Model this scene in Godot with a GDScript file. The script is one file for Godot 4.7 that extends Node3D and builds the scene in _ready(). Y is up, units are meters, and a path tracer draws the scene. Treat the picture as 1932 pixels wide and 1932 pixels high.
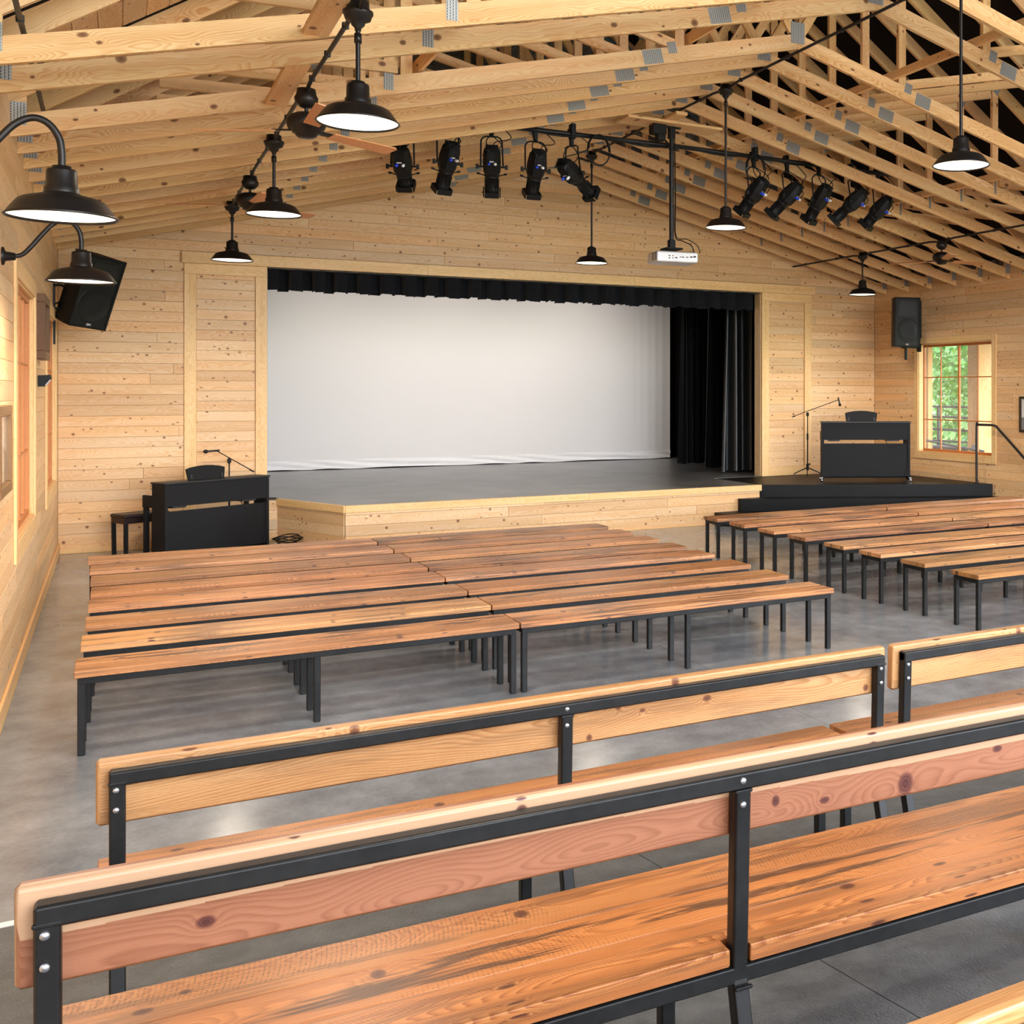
extends Node3D
# A timber camp hall: pine-clad walls, scissor roof trusses, a small stage and rows of reclaimed-wood benches.
# x runs along the stage wall from the left-hand wall (0) to the right-hand wall (HALL_W), z comes from the stage wall (0) towards the viewer.

const HALL_W := 12.192
const RIDGE := 6.096
const STAGE_Y := 0.551
const RAMP_Z := 10.80
const RAMP := 0.125
const YAW := 0.5289267
const ORD := ["first", "second", "third", "fourth", "fifth", "sixth", "seventh", "eighth", "ninth", "tenth", "eleventh", "twelfth", "thirteenth", "fourteenth"]

var M := {}
var used := {}
var rng := RandomNumberGenerator.new()


# ---------------------------------------------------------------- mesh builder
class MB:
	var v := PackedVector3Array()
	var n := PackedVector3Array()
	var uv := PackedVector2Array()
	var c := PackedColorArray()
	var ix := PackedInt32Array()
	var tint := Color(1, 1, 1)

	func add(p: Vector3, nn: Vector3, t: Vector2) -> int:
		v.append(p)
		n.append(nn)
		uv.append(t)
		c.append(tint)
		return v.size() - 1

	func face(a: int, b: int, d: int) -> void:  # counter-clockwise from outside
		ix.append(a)
		ix.append(d)
		ix.append(b)

	func tri(a: Vector3, b: Vector3, d: Vector3) -> void:
		var nn := (b - a).cross(d - a).normalized()
		var i := add(a, nn, Vector2(a.x, a.y))
		add(b, nn, Vector2(b.x, b.y))
		add(d, nn, Vector2(d.x, d.y))
		face(i, i + 1, i + 2)

	func quad(a: Vector3, b: Vector3, d: Vector3, e: Vector3, ua := Vector2(), ub := Vector2(1, 0), ud := Vector2(1, 1), ue := Vector2(0, 1)) -> void:
		var nn := (b - a).cross(d - a).normalized()
		var i := add(a, nn, ua)
		add(b, nn, ub)
		add(d, nn, ud)
		add(e, nn, ue)
		face(i, i + 1, i + 2)
		face(i, i + 2, i + 3)

	func mesh() -> ArrayMesh:
		var arr := []
		arr.resize(Mesh.ARRAY_MAX)
		arr[Mesh.ARRAY_VERTEX] = v
		arr[Mesh.ARRAY_NORMAL] = n
		arr[Mesh.ARRAY_TEX_UV] = uv
		arr[Mesh.ARRAY_COLOR] = c
		arr[Mesh.ARRAY_INDEX] = ix
		var m := ArrayMesh.new()
		m.add_surface_from_arrays(Mesh.PRIMITIVE_TRIANGLES, arr)
		return m


# wood: which strip of a wood texture a piece is cut from
func wd(row: int, rows: int, lm: float, uo := 0.0, flip := false) -> Dictionary:
	return {"row": row, "rows": rows, "lm": lm, "uo": uo, "flip": flip}


func box_uv(p: Vector3, s: Vector3, axis: int, w: Dictionary) -> Vector2:
	if w.is_empty():
		if axis == 0:
			return Vector2(p.z, p.y)
		if axis == 1:
			return Vector2(p.x, p.z)
		return Vector2(p.x, p.y)
	var t := 0.0
	if axis == 0:
		return Vector2(w.uo + 0.01 + p.y * 0.12, (w.row + 0.5 + 0.8 * p.z / s.z) / w.rows)
	elif axis == 1:
		t = p.z / s.z + 0.5
	else:
		t = p.y / s.y + 0.5
	if w.flip:
		t = 1.0 - t
	return Vector2((p.x + s.x * 0.5) / w.lm + w.uo, (w.row + 0.03 + 0.94 * t) / w.rows)


# a box with chamfered edges, centred on T, length along its local x
func cbox(m: MB, T: Transform3D, s: Vector3, b := 0.003, w := {}) -> void:
	var h := s * 0.5
	b = minf(b, minf(h.x, minf(h.y, h.z)) * 0.6)
	var id := {}
	for sx in [-1, 1]:
		for sy in [-1, 1]:
			for sz in [-1, 1]:
				var sg := Vector3(sx, sy, sz)
				for a in 3:
					var p := Vector3(sx * (h.x - b), sy * (h.y - b), sz * (h.z - b))
					p[a] = sg[a] * h[a]
					var nn := Vector3.ZERO
					nn[a] = sg[a]
					id[[sx, sy, sz, a]] = m.add(T * p, (T.basis * nn).normalized(), box_uv(p, s, a, w))
	for a in 3:
		var e := (a + 1) % 3
		var f := (a + 2) % 3
		for sg in [-1, 1]:
			var k := []
			for q in [[-1, -1], [1, -1], [1, 1], [-1, 1]]:
				var key := [0, 0, 0, a]
				key[a] = sg
				key[e] = q[0]
				key[f] = q[1]
				k.append(id[key])
			if sg > 0:
				m.face(k[0], k[1], k[2])
				m.face(k[0], k[2], k[3])
			else:
				m.face(k[0], k[2], k[1])
				m.face(k[0], k[3], k[2])
	# chamfers along each axis
	for a in 3:
		var e := (a + 1) % 3
		var f := (a + 2) % 3
		for q in [[-1, -1], [1, -1], [1, 1], [-1, 1]]:
			var k0 := [0, 0, 0, e]
			k0[a] = -1
			k0[e] = q[0]
			k0[f] = q[1]
			var k1 := k0.duplicate()
			k1[a] = 1
			var k2 := k1.duplicate()
			k2[3] = f
			var k3 := k0.duplicate()
			k3[3] = f
			if q[0] * q[1] > 0:
				m.face(id[k0], id[k2], id[k1])
				m.face(id[k0], id[k3], id[k2])
			else:
				m.face(id[k0], id[k1], id[k2])
				m.face(id[k0], id[k2], id[k3])
	for sx in [-1, 1]:
		for sy in [-1, 1]:
			for sz in [-1, 1]:
				var i0: int = id[[sx, sy, sz, 0]]
				var i1: int = id[[sx, sy, sz, 1]]
				var i2: int = id[[sx, sy, sz, 2]]
				if sx * sy * sz > 0:
					m.face(i0, i1, i2)
				else:
					m.face(i0, i2, i1)


func at(p: Vector3, b := Basis()) -> Transform3D:
	return Transform3D(b, p)


# local x from a to b, local y as near "up" as may be
func span(a: Vector3, b: Vector3, up := Vector3.UP) -> Transform3D:
	var x := (b - a).normalized()
	if absf(x.dot(up)) > 0.99:
		up = Vector3(0, 0, 1) if absf(x.z) < 0.9 else Vector3(1, 0, 0)
	var z := x.cross(up).normalized()
	return Transform3D(Basis(x, z.cross(x), z), (a + b) * 0.5)


func bar(m: MB, a: Vector3, b: Vector3, h: float, w: float, bev := 0.003, wood := {}, up := Vector3.UP) -> void:
	cbox(m, span(a, b, up), Vector3(a.distance_to(b), h, w), bev, wood)


func mbox(m: MB, lo: Vector3, hi: Vector3, bev := 0.003, wood := {}) -> void:
	cbox(m, at((lo + hi) * 0.5), (hi - lo).abs(), bev, wood)


func tube(m: MB, pts: Array, r: float, sides := 10, caps := true) -> void:
	var up := Vector3(0.31, 0.87, 0.38).normalized()
	var rings := []
	for i in pts.size():
		var d: Vector3 = (pts[mini(i + 1, pts.size() - 1)] - pts[maxi(i - 1, 0)]).normalized()
		var x := up - d * up.dot(d)
		if x.length() < 0.05:
			x = Vector3(1, 0, 0) - d * d.x
		x = x.normalized()
		up = x
		var y := d.cross(x)
		var ring := []
		for k in sides + 1:
			var a := TAU * k / sides
			var nn := x * cos(a) + y * sin(a)
			ring.append(m.add(pts[i] + nn * r, nn, Vector2(float(k) / sides, i * 0.2)))
		rings.append(ring)
	for i in pts.size() - 1:
		for k in sides:
			m.face(rings[i][k], rings[i][k + 1], rings[i + 1][k + 1])
			m.face(rings[i][k], rings[i + 1][k + 1], rings[i + 1][k])
	if caps:
		for e in [0, pts.size() - 1]:
			var d: Vector3 = (pts[1] - pts[0]).normalized() * -1.0 if e == 0 else (pts[-1] - pts[-2]).normalized()
			var mid := m.add(pts[e], d, Vector2())
			var rim := []
			for k in sides + 1:
				rim.append(m.add(m.v[rings[e][k]], d, Vector2()))
			for k in sides:
				if e == 0:
					m.face(mid, rim[k + 1], rim[k])
				else:
					m.face(mid, rim[k], rim[k + 1])


func curve(pts: Array, steps := 6) -> Array:  # smooth line through the points
	var out := []
	for i in pts.size() - 1:
		var p0: Vector3 = pts[maxi(i - 1, 0)]
		var p1: Vector3 = pts[i]
		var p2: Vector3 = pts[i + 1]
		var p3: Vector3 = pts[mini(i + 2, pts.size() - 1)]
		for s in steps:
			out.append(p1.cubic_interpolate(p2, p0, p3, float(s) / steps))
	out.append(pts[-1])
	return out


# turned shape: profile of (radius, height), going up the outside; smooth along, about T's local y
func lathe(m: MB, T: Transform3D, prof: Array, seg := 24, inside := false) -> void:
	var norms := []
	for i in prof.size():
		var nn := Vector2()
		if i > 0:
			var d: Vector2 = (prof[i] - prof[i - 1]).normalized()
			nn += Vector2(d.y, -d.x)
		if i < prof.size() - 1:
			var d: Vector2 = (prof[i + 1] - prof[i]).normalized()
			nn += Vector2(d.y, -d.x)
		norms.append(nn.normalized())
	var rows := []
	for i in prof.size():
		var row := []
		for k in seg + 1:
			var a := TAU * k / seg
			var d := Vector3(cos(a), 0, -sin(a))
			var nn: Vector3 = d * norms[i].x + Vector3(0, norms[i].y, 0)
			row.append(m.add(T * (d * prof[i].x + Vector3(0, prof[i].y, 0)), (T.basis * nn).normalized() * (-1.0 if inside else 1.0), Vector2(float(k) / seg, float(i) / prof.size())))
		rows.append(row)
	for i in prof.size() - 1:
		for k in seg:
			if inside:
				m.face(rows[i][k], rows[i + 1][k + 1], rows[i][k + 1])
				m.face(rows[i][k], rows[i + 1][k], rows[i + 1][k + 1])
			else:
				m.face(rows[i][k], rows[i][k + 1], rows[i + 1][k + 1])
				m.face(rows[i][k], rows[i + 1][k + 1], rows[i + 1][k])


# convex outline in the plane of T's local x and y (counter-clockwise), from z0 to z1; grain along angle ang
func slab(m: MB, T: Transform3D, pts: Array, z0: float, z1: float, ang := 0.0, w := {}) -> void:
	var d := Vector2(cos(ang), sin(ang))
	var q := Vector2(-d.y, d.x)
	var lo := Vector2(1e9, 1e9)
	var hi := Vector2(-1e9, -1e9)
	for p in pts:
		var l := Vector2(p.dot(d), p.dot(q))
		lo = lo.min(l)
		hi = hi.max(l)
	var tex := func(p: Vector2, side := -1.0) -> Vector2:
		if w.is_empty():
			return p
		var t := (p.dot(q) - lo.y) / (hi.y - lo.y) if side < 0 else side
		if w.flip:
			t = 1.0 - t
		return Vector2((p.dot(d) - lo.x) / w.lm + w.uo, (w.row + 0.03 + 0.94 * t) / w.rows)
	for e in [[z1, 1.0], [z0, -1.0]]:
		var nn: Vector3 = (T.basis * Vector3(0, 0, e[1])).normalized()
		var f := []
		for p in pts:
			f.append(m.add(T * Vector3(p.x, p.y, e[0]), nn, tex.call(p)))
		for i in range(1, pts.size() - 1):
			if e[1] > 0:
				m.face(f[0], f[i], f[i + 1])
			else:
				m.face(f[0], f[i + 1], f[i])
	for i in pts.size():
		var a: Vector2 = pts[i]
		var b: Vector2 = pts[(i + 1) % pts.size()]
		var nn := (T.basis * Vector3(b.y - a.y, a.x - b.x, 0)).normalized()
		var k := m.add(T * Vector3(a.x, a.y, z1), nn, tex.call(a, 0.2))
		m.add(T * Vector3(a.x, a.y, z0), nn, tex.call(a, 0.5))
		m.add(T * Vector3(b.x, b.y, z0), nn, tex.call(b, 0.5))
		m.add(T * Vector3(b.x, b.y, z1), nn, tex.call(b, 0.2))
		m.face(k, k + 1, k + 2)
		m.face(k, k + 2, k + 3)


# ---------------------------------------------------------------- naming
func numbered(called: String) -> String:
	used[called] = used.get(called, -1) + 1
	return called if used[called] == 0 else "%s_%03d" % [called, used[called]]


func tag(o: Node3D, label: String, category: String, group := "") -> Node3D:
	o.set_meta("label", label)
	o.set_meta("category", category)
	if group:
		o.set_meta("group", group)
	return o


func thing(called: String, label: String, category: String, where := Vector3.ZERO, turn := 0.0, group := "") -> Node3D:
	var o := Node3D.new()
	o.name = numbered(called)
	add_child(o)
	o.position = where
	o.rotation.y = turn
	tag(o, label, category, group)
	return o


func part(called: String, m: MB, mat: Material, parent: Node3D, label := "") -> MeshInstance3D:
	return put(called, m.mesh(), mat, parent, label)


func put(called: String, mesh: Mesh, mat: Material, parent: Node3D, label := "") -> MeshInstance3D:
	var o := MeshInstance3D.new()
	o.name = called
	o.mesh = mesh
	o.material_override = mat
	parent.add_child(o, true)
	if label:
		o.set_meta("label", label)
	return o


func struct(called: String, m: MB, mat: Material, label: String, category: String) -> MeshInstance3D:
	var o := MeshInstance3D.new()
	o.name = numbered(called)
	if m:
		o.mesh = m.mesh()
		o.material_override = mat
	add_child(o)
	o.set_meta("kind", "structure")
	tag(o, label, category)
	return o


func copy(o: Node3D, called: String, where: Vector3, turn: float, label: String) -> Node3D:
	var c: Node3D = o.duplicate()
	c.name = numbered(called)
	add_child(c)
	c.position = where
	c.rotation = Vector3(0, turn, 0)
	c.set_meta("label", label)
	return c


# ---------------------------------------------------------------- textures
var strip_cfg := []
var strip_out := []
var strip_dim := []
var nz := FastNoiseLite.new()


func strip_task(i: int) -> void:
	var g: Dictionary = strip_cfg[i]
	var W: int = strip_dim[0]
	var H: int = strip_dim[1]
	var lm: float = strip_dim[2]
	var wm: float = strip_dim[3]
	var out := PackedByteArray()
	out.resize(W * H * 3)
	var r := RandomNumberGenerator.new()
	r.seed = g.seed * 7919 + 13
	var s1 := r.randf() * 400.0
	var s2 := r.randf() * 400.0
	var kn := []
	for k in g.knots:
		kn.append([r.randf_range(0.1, lm - 0.1), r.randf_range(0.1, 0.9) * wm, g.kr * r.randf_range(0.45, 1.25), r.randf_range(0.7, 1.6)])
	var e: Color = g.e
	var l: Color = g.l
	var kc: Color = g.k
	var vc: float = wm * g.vc
	var rw: float = g.rw
	var o := 0
	var stain: float = g.stain
	var saw: float = g.saw
	var two: float = g.two
	var cols := []
	for x in W:
		var u := (x + 0.5) / W * lm
		var near := []
		for k in kn:
			if absf(u - k[0]) < k[2] * 7.0:
				near.append(k)
		cols.append([u, g.d0 + g.dv * nz.get_noise_2d(u * 0.8 + s1, 7.0) + g.dv * 0.5 * nz.get_noise_2d(u * 2.3, s2), 0.022 * nz.get_noise_2d(u * 0.7, s1 + 50.0), near])
	for y in H:
		var v := (y + 0.5) / H * wm
		for x in W:
			var col: Array = cols[x]
			var u: float = col[0]
			var vv: float = v - vc - col[2]
			var R: float = sqrt(vv * vv + col[1] * col[1]) / rw + 0.5 * nz.get_noise_2d(u * 1.6 + s2, v * 22.0)
			var kd := 0.0
			for k in col[3]:
				var dx: float = (u - k[0]) / k[2]
				var dy: float = (v - k[1]) / k[2] * k[3]
				var q := dx * dx * 0.55 + dy * dy
				R += 2.4 * exp(-q * 0.22)
				if q < 3.0:
					kd = maxf(kd, clampf(1.5 - q * 0.9, 0.0, 1.0) * (0.8 + 0.2 * sin(q * 14.0)))
			var f := R - floorf(R)
			var ring := f * f * 1.35 if f < 0.86 else (1.0 - f) * 7.1
			var fine := nz.get_noise_2d(u * 9.0 + s1, v * 900.0)
			var broad := nz.get_noise_2d(u * 0.55 + s2, v * 9.0 + s1)
			var t := clampf(ring * g.con + fine * 0.16 + broad * 0.22 + 0.08, 0.0, 1.0)
			var cr := lerpf(e.r, l.r, t)
			var cg := lerpf(e.g, l.g, t)
			var cb := lerpf(e.b, l.b, t)
			if two > 0.0 and v > wm * (two + 0.05 * nz.get_noise_2d(u * 0.6, s1)):
				cr = lerpf(cr, 0.95, 0.8)
				cg = lerpf(cg, 0.80, 0.8)
				cb = lerpf(cb, 0.62, 0.8)
			if stain > 0.0:
				var st := nz.get_noise_2d(u * 1.1 + s1 + 90.0, v * 15.0) + 0.45 * nz.get_noise_2d(u * 5.0, v * 90.0 + s2)
				st = clampf((st - 0.1) * 1.5, 0.0, 1.0) * stain
				cr = lerpf(cr, cr * 0.42, st)
				cg = lerpf(cg, cg * 0.42, st)
				cb = lerpf(cb, cb * 0.50, st)
			if saw > 0.0:
				var sm := clampf(nz.get_noise_2d(u * 0.9 + s2 + 30.0, v * 6.0) * 3.0 - 0.3, 0.0, 1.0)
				if sm > 0.0:
					var sw := maxf(0.0, sin((u + vv * vv * 1.6 + vv * 0.12) * 620.0) - 0.35) * sm * saw * clampf(0.6 + nz.get_noise_2d(u * 40.0, v * 120.0) * 1.6, 0.0, 1.0)
					cr *= 1.0 - 0.5 * sw
					cg *= 1.0 - 0.5 * sw
					cb *= 1.0 - 0.45 * sw
			if kd > 0.0:
				cr = lerpf(cr, kc.r, kd * 0.85)
				cg = lerpf(cg, kc.g, kd * 0.85)
				cb = lerpf(cb, kc.b, kd * 0.85)
			out[o] = int(clampf(cr, 0.0, 1.0) * 255.0)
			out[o + 1] = int(clampf(cg, 0.0, 1.0) * 255.0)
			out[o + 2] = int(clampf(cb, 0.0, 1.0) * 255.0)
			o += 3
	strip_out[i] = out


func wood_texture(W: int, H: int, lm: float, wm: float, cfg: Array) -> ImageTexture:
	nz.noise_type = FastNoiseLite.TYPE_SIMPLEX
	nz.frequency = 1.0
	nz.fractal_type = FastNoiseLite.FRACTAL_NONE
	nz.seed = 5
	strip_cfg = cfg
	strip_dim = [W, H, lm, wm]
	strip_out = []
	strip_out.resize(cfg.size())
	var id := WorkerThreadPool.add_group_task(strip_task, cfg.size())
	WorkerThreadPool.wait_for_group_task_completion(id)
	var all := PackedByteArray()
	for s in strip_out:
		all.append_array(s)
	return ImageTexture.create_from_image(Image.create_from_data(W, H * cfg.size(), false, Image.FORMAT_RGB8, all))


func grain(seed_: int, e: Color, l: Color, k: Color, rw: float, con: float, knots: int, kr: float, more := {}) -> Dictionary:
	var d := {"seed": seed_, "e": e, "l": l, "k": k, "rw": rw, "con": con, "knots": knots, "kr": kr, "vc": 0.5, "d0": 0.05, "dv": 0.03, "stain": 0.0, "saw": 0.0, "two": 0.0}
	d.merge(more, true)
	return d


func noise_image(size: int, freq: float, octaves: int, seed_: int) -> Image:
	var f := FastNoiseLite.new()
	f.noise_type = FastNoiseLite.TYPE_SIMPLEX_SMOOTH
	f.frequency = freq
	f.fractal_octaves = octaves
	f.seed = seed_
	return f.get_seamless_image(size, size)


# grey noise turned into colours between a and b
func mottled(size: int, layers: Array, a: Color, b: Color) -> ImageTexture:
	var ims := []
	for q in layers:
		ims.append(noise_image(size, q[0], q[1], q[2]).get_data())
	var out := PackedByteArray()
	out.resize(size * size * 3)
	for i in size * size:
		var t := 0.0
		for j in ims.size():
			t += (ims[j][i] / 255.0 - 0.5) * layers[j][3]
		t = clampf(t + 0.5, 0.0, 1.0)
		out[i * 3] = int(lerpf(a.r, b.r, t) * 255.0)
		out[i * 3 + 1] = int(lerpf(a.g, b.g, t) * 255.0)
		out[i * 3 + 2] = int(lerpf(a.b, b.b, t) * 255.0)
	return ImageTexture.create_from_image(Image.create_from_data(size, size, false, Image.FORMAT_RGB8, out))


func mat(col: Color, rough: float, metal := 0.0, spec := 0.5) -> StandardMaterial3D:
	var m := StandardMaterial3D.new()
	m.albedo_color = col
	m.roughness = rough
	m.metallic = metal
	m.metallic_specular = spec
	return m


func textured(t: Texture2D, rough: float, spec := 0.5) -> StandardMaterial3D:
	var m := mat(Color(1, 1, 1), rough, 0.0, spec)
	m.albedo_texture = t
	m.vertex_color_use_as_albedo = true
	return m


func world_mapped(m: StandardMaterial3D, scale: float) -> StandardMaterial3D:
	m.uv1_triplanar = true
	m.uv1_world_triplanar = true
	m.uv1_scale = Vector3.ONE * scale
	return m


const PINE_ROWS := 8
const PINE_LM := 4.0
const LUM_ROWS := 8
const LUM_LM := 6.4
const OLD_ROWS := 9
const OLD_LM := 2.6


func make_materials() -> void:
	var pk := Color(0.42, 0.24, 0.12)
	var cfg := []
	for i in 6:
		var warm: float = [0.0, 0.35, 0.15, 0.6, 0.25, 0.45][i]
		cfg.append(grain(i + 1, Color(0.94, 0.81, 0.64).lerp(Color(0.93, 0.75, 0.54), warm), Color(0.88, 0.69, 0.47).lerp(Color(0.86, 0.63, 0.40), warm), pk, 0.011, 0.75, [9, 6, 13, 8, 11, 5][i], 0.011, {"vc": [0.5, 0.1, 0.7, 0.4, -0.2, 0.6][i], "d0": [0.05, 0.08, 0.03, 0.06, 0.1, 0.04][i]}))
	for i in 2:
		cfg.append(grain(i + 21, Color(0.94, 0.81, 0.61), Color(0.88, 0.71, 0.48), pk, 0.012, 0.7, i, 0.006, {"d0": 0.09}))
	M.pine = textured(wood_texture(1536, 96, PINE_LM, 0.13, cfg), 0.42, 0.4)
	cfg = []
	for i in 8:
		cfg.append(grain(i + 41, Color(0.94, 0.79, 0.58), Color(0.83, 0.60, 0.36).lerp(Color(0.86, 0.57, 0.35), 0.5 * (i % 2)), Color(0.36, 0.2, 0.11), 0.0085 + 0.002 * (i % 3), [0.85, 0.6, 0.8, 0.45, 0.9, 0.55, 0.7, 0.4][i], [3, 6, 5, 7, 4, 8, 5, 6][i], 0.016, {"vc": [0.5, 0.2, 0.8, 0.5, 0.4, 0.9, 0.1, 0.6][i], "d0": [0.02, 0.05, 0.03, 0.07, 0.015, 0.06, 0.025, 0.05][i], "dv": 0.035}))
	M.lumber = textured(wood_texture(2048, 112, LUM_LM, 0.14, cfg), 0.55, 0.35)
	cfg = []
	var rk := Color(0.26, 0.12, 0.09)
	for i in 7:
		var deep: float = [0.5, 0.3, 1.0, 0.1, 0.75, 0.2, 0.6][i]
		cfg.append(grain(i + 71, Color(0.88, 0.66, 0.45).lerp(Color(0.83, 0.57, 0.34), deep), Color(0.74, 0.48, 0.28).lerp(Color(0.64, 0.39, 0.20), deep), rk, 0.0042 + 0.0012 * (i % 3), [0.75, 0.8, 0.6, 0.8, 1.15, 0.7, 0.8][i], [3, 5, 2, 4, 3, 5, 4][i], 0.012, {"stain": [0.35, 0.6, 0.8, 0.5, 0.3, 0.65, 0.9][i], "saw": [0.9, 0.3, 0.6, 0.2, 0.35, 0.0, 0.5][i], "vc": [0.3, 0.6, 0.5, 0.9, 0.1, 0.5, 0.7][i], "d0": [0.04, 0.07, 0.03, 0.06, 0.08, 0.03, 0.05][i]}))
	cfg.append(grain(91, Color(0.74, 0.50, 0.36), Color(0.62, 0.39, 0.26), Color(0.25, 0.08, 0.08), 0.0055, 0.75, 11, 0.012, {"two": 0.52, "d0": 0.045, "vc": 0.2}))
	cfg.append(grain(93, Color(0.90, 0.70, 0.46), Color(0.74, 0.50, 0.27), Color(0.36, 0.17, 0.09), 0.006, 0.8, 9, 0.011, {"d0": 0.03, "vc": 0.6, "stain": 0.15}))
	M.old = textured(wood_texture(2048, 112, OLD_LM, 0.146, cfg), 0.38, 0.5)
	var smooth := mottled(1024, [[0.004, 4, 3, 0.9], [0.02, 3, 4, 0.5], [0.12, 2, 5, 0.25]], Color(0.40, 0.42, 0.44), Color(0.58, 0.60, 0.62))
	M.floor = world_mapped(mat(Color(1, 1, 1), 0.18, 0.0, 0.5), 0.22)
	M.floor.albedo_texture = smooth
	var rough_im := noise_image(512, 0.06, 3, 9)
	var broom := Image.create(512, 512, false, Image.FORMAT_L8)
	var rd := rough_im.get_data()
	var fine := noise_image(512, 0.2, 2, 11).get_data()
	var bd := PackedByteArray()
	bd.resize(512 * 512)
	for y in 512:
		for x in 512:
			bd[y * 512 + x] = clampi(int(rd[y * 512 + (x * 3) % 512] * 0.45 + fine[y * 512 + x] * 0.55), 0, 255)
	broom = Image.create_from_data(512, 512, false, Image.FORMAT_L8, bd)
	M.ramp = world_mapped(mat(Color(0.70, 0.71, 0.72), 0.5, 0.0, 0.5), 0.9)
	M.ramp.albedo_texture = smooth
	var bump := broom.duplicate()
	bump.convert(Image.FORMAT_RGBA8)
	bump.bump_map_to_normal_map(3.0)
	M.ramp.normal_enabled = true
	M.ramp.normal_texture = ImageTexture.create_from_image(bump)
	M.ramp.normal_scale = 0.55
	var scuff := mottled(512, [[0.006, 4, 31, 1.1], [0.09, 2, 33, 0.5]], Color(0.33, 0.325, 0.32), Color(0.47, 0.465, 0.46))
	M.stage = world_mapped(mat(Color(1, 1, 1), 0.3, 0.0, 0.9), 0.35)
	M.stage.albedo_texture = scuff
	M.step = world_mapped(mat(Color(0.20, 0.198, 0.195), 0.45, 0.0, 0.28), 0.5)
	M.step.albedo_texture = scuff
	var steel := mottled(256, [[0.01, 3, 51, 0.9], [0.08, 2, 52, 0.5]], Color(0.095, 0.096, 0.098), Color(0.165, 0.166, 0.168))
	M.steel = world_mapped(mat(Color(1, 0.99, 0.97), 0.38, 0.25, 0.4), 1.3)
	M.steel.albedo_texture = steel
	M.bolt = mat(Color(0.72, 0.73, 0.75), 0.3, 0.9)
	M.bronze = mat(Color(0.135, 0.115, 0.105), 0.42, 0.35, 0.5)
	M.enamel = mat(Color(0.94, 0.93, 0.9), 0.5)
	M.glow = mat(Color(1, 0.97, 0.92), 0.6)
	M.glow.emission_enabled = true
	M.glow.emission = Color(1.0, 0.93, 0.82)
	M.glow.emission_energy_multiplier = 2.6
	M.conduit = mat(Color(0.13, 0.12, 0.12), 0.45, 0.3)
	M.galv = mat(Color(0.60, 0.61, 0.62), 0.42, 0.75)
	var tp := Image.create(64, 64, false, Image.FORMAT_RGB8)
	tp.fill(Color(0.60, 0.60, 0.59))
	for gy in 4:
		for gx in 4:
			tp.fill_rect(Rect2i(gx * 16 + 4, gy * 16 + (8 if gx % 2 else 0), 7, 10), Color(0.22, 0.22, 0.21))
			tp.fill_rect(Rect2i(gx * 16 + 9, gy * 16 + (8 if gx % 2 else 0), 3, 10), Color(0.85, 0.85, 0.84))
	M.plate = mat(Color(1, 0.99, 0.97), 0.5, 0.35)
	M.plate.albedo_texture = ImageTexture.create_from_image(tp)
	M.black = mat(Color(0.075, 0.077, 0.082), 0.5, 0.0, 0.5)
	M.satin = mat(Color(0.075, 0.076, 0.08), 0.5, 0.0, 0.35)
	M.ebony = mat(Color(0.115, 0.116, 0.12), 0.55, 0.0, 0.25)
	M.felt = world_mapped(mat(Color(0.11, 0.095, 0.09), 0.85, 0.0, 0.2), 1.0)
	M.cloth = mat(Color(0.10, 0.103, 0.118), 0.9, 0.0, 0.2)
	M.cloth.rim_enabled = true
	M.cloth.rim = 0.35
	M.cloth.rim_tint = 0.2
	M.velour = mat(Color(0.035, 0.036, 0.042), 0.85, 0.0, 0.2)
	M.velour.rim_enabled = true
	M.velour.rim = 0.5
	M.velour.rim_tint = 0.1
	M.sateen = mat(Color(0.05, 0.051, 0.056), 0.42, 0.0, 0.6)
	M.white_cloth = mat(Color(0.89, 0.875, 0.86), 0.85, 0.0, 0.2)
	M.hem = mat(Color(0.93, 0.92, 0.91), 0.85, 0.0, 0.2)
	M.cedar = textured(M.pine.albedo_texture, 0.4, 0.5)
	M.glass = mat(Color(1, 1, 1, 0.06), 0.02, 0.0, 0.5)
	M.glass.transparency = BaseMaterial3D.TRANSPARENCY_ALPHA
	M.screen = mat(Color(0.30, 0.34, 0.43, 0.72), 0.8, 0.0, 0.2)
	M.screen.transparency = BaseMaterial3D.TRANSPARENCY_ALPHA
	M.white_plastic = mat(Color(0.9, 0.9, 0.91), 0.35)
	M.grille = mat(Color(0.055, 0.057, 0.062), 0.55, 0.2)
	M.blue = mat(Color(0.1, 0.25, 0.85), 0.4)
	M.yellow = mat(Color(0.85, 0.65, 0.1), 0.5)
	M.blade = textured(M.pine.albedo_texture, 0.45)
	M.rubber = mat(Color(0.05, 0.05, 0.052), 0.6, 0.0, 0.4)
	M.chrome = mat(Color(0.8, 0.8, 0.82), 0.18, 1.0)
	M.paper = mat(Color(0.86, 0.86, 0.84), 0.6)
	M.ink = mat(Color(0.16, 0.15, 0.15), 0.7)
	M.leather = mat(Color(0.14, 0.085, 0.075), 0.4, 0.0, 0.5)
	M.leaf = mat(Color(0.37, 0.50, 0.27), 0.55, 0.0, 0.3)
	M.leaf.vertex_color_use_as_albedo = true
	M.leaf.backlight_enabled = true
	M.leaf.backlight = Color(0.5, 0.62, 0.32)
	M.bounce_gravel = world_mapped(mat(Color(0.80, 0.78, 0.74), 0.95, 0.0, 0.1), 0.5)  # kept pale for the added yard that reflects daylight upward
	M.bark = mat(Color(0.36, 0.29, 0.23), 0.9)
	M.grass = world_mapped(mat(Color(1, 1, 1), 0.95, 0.0, 0.1), 0.3)
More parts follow.
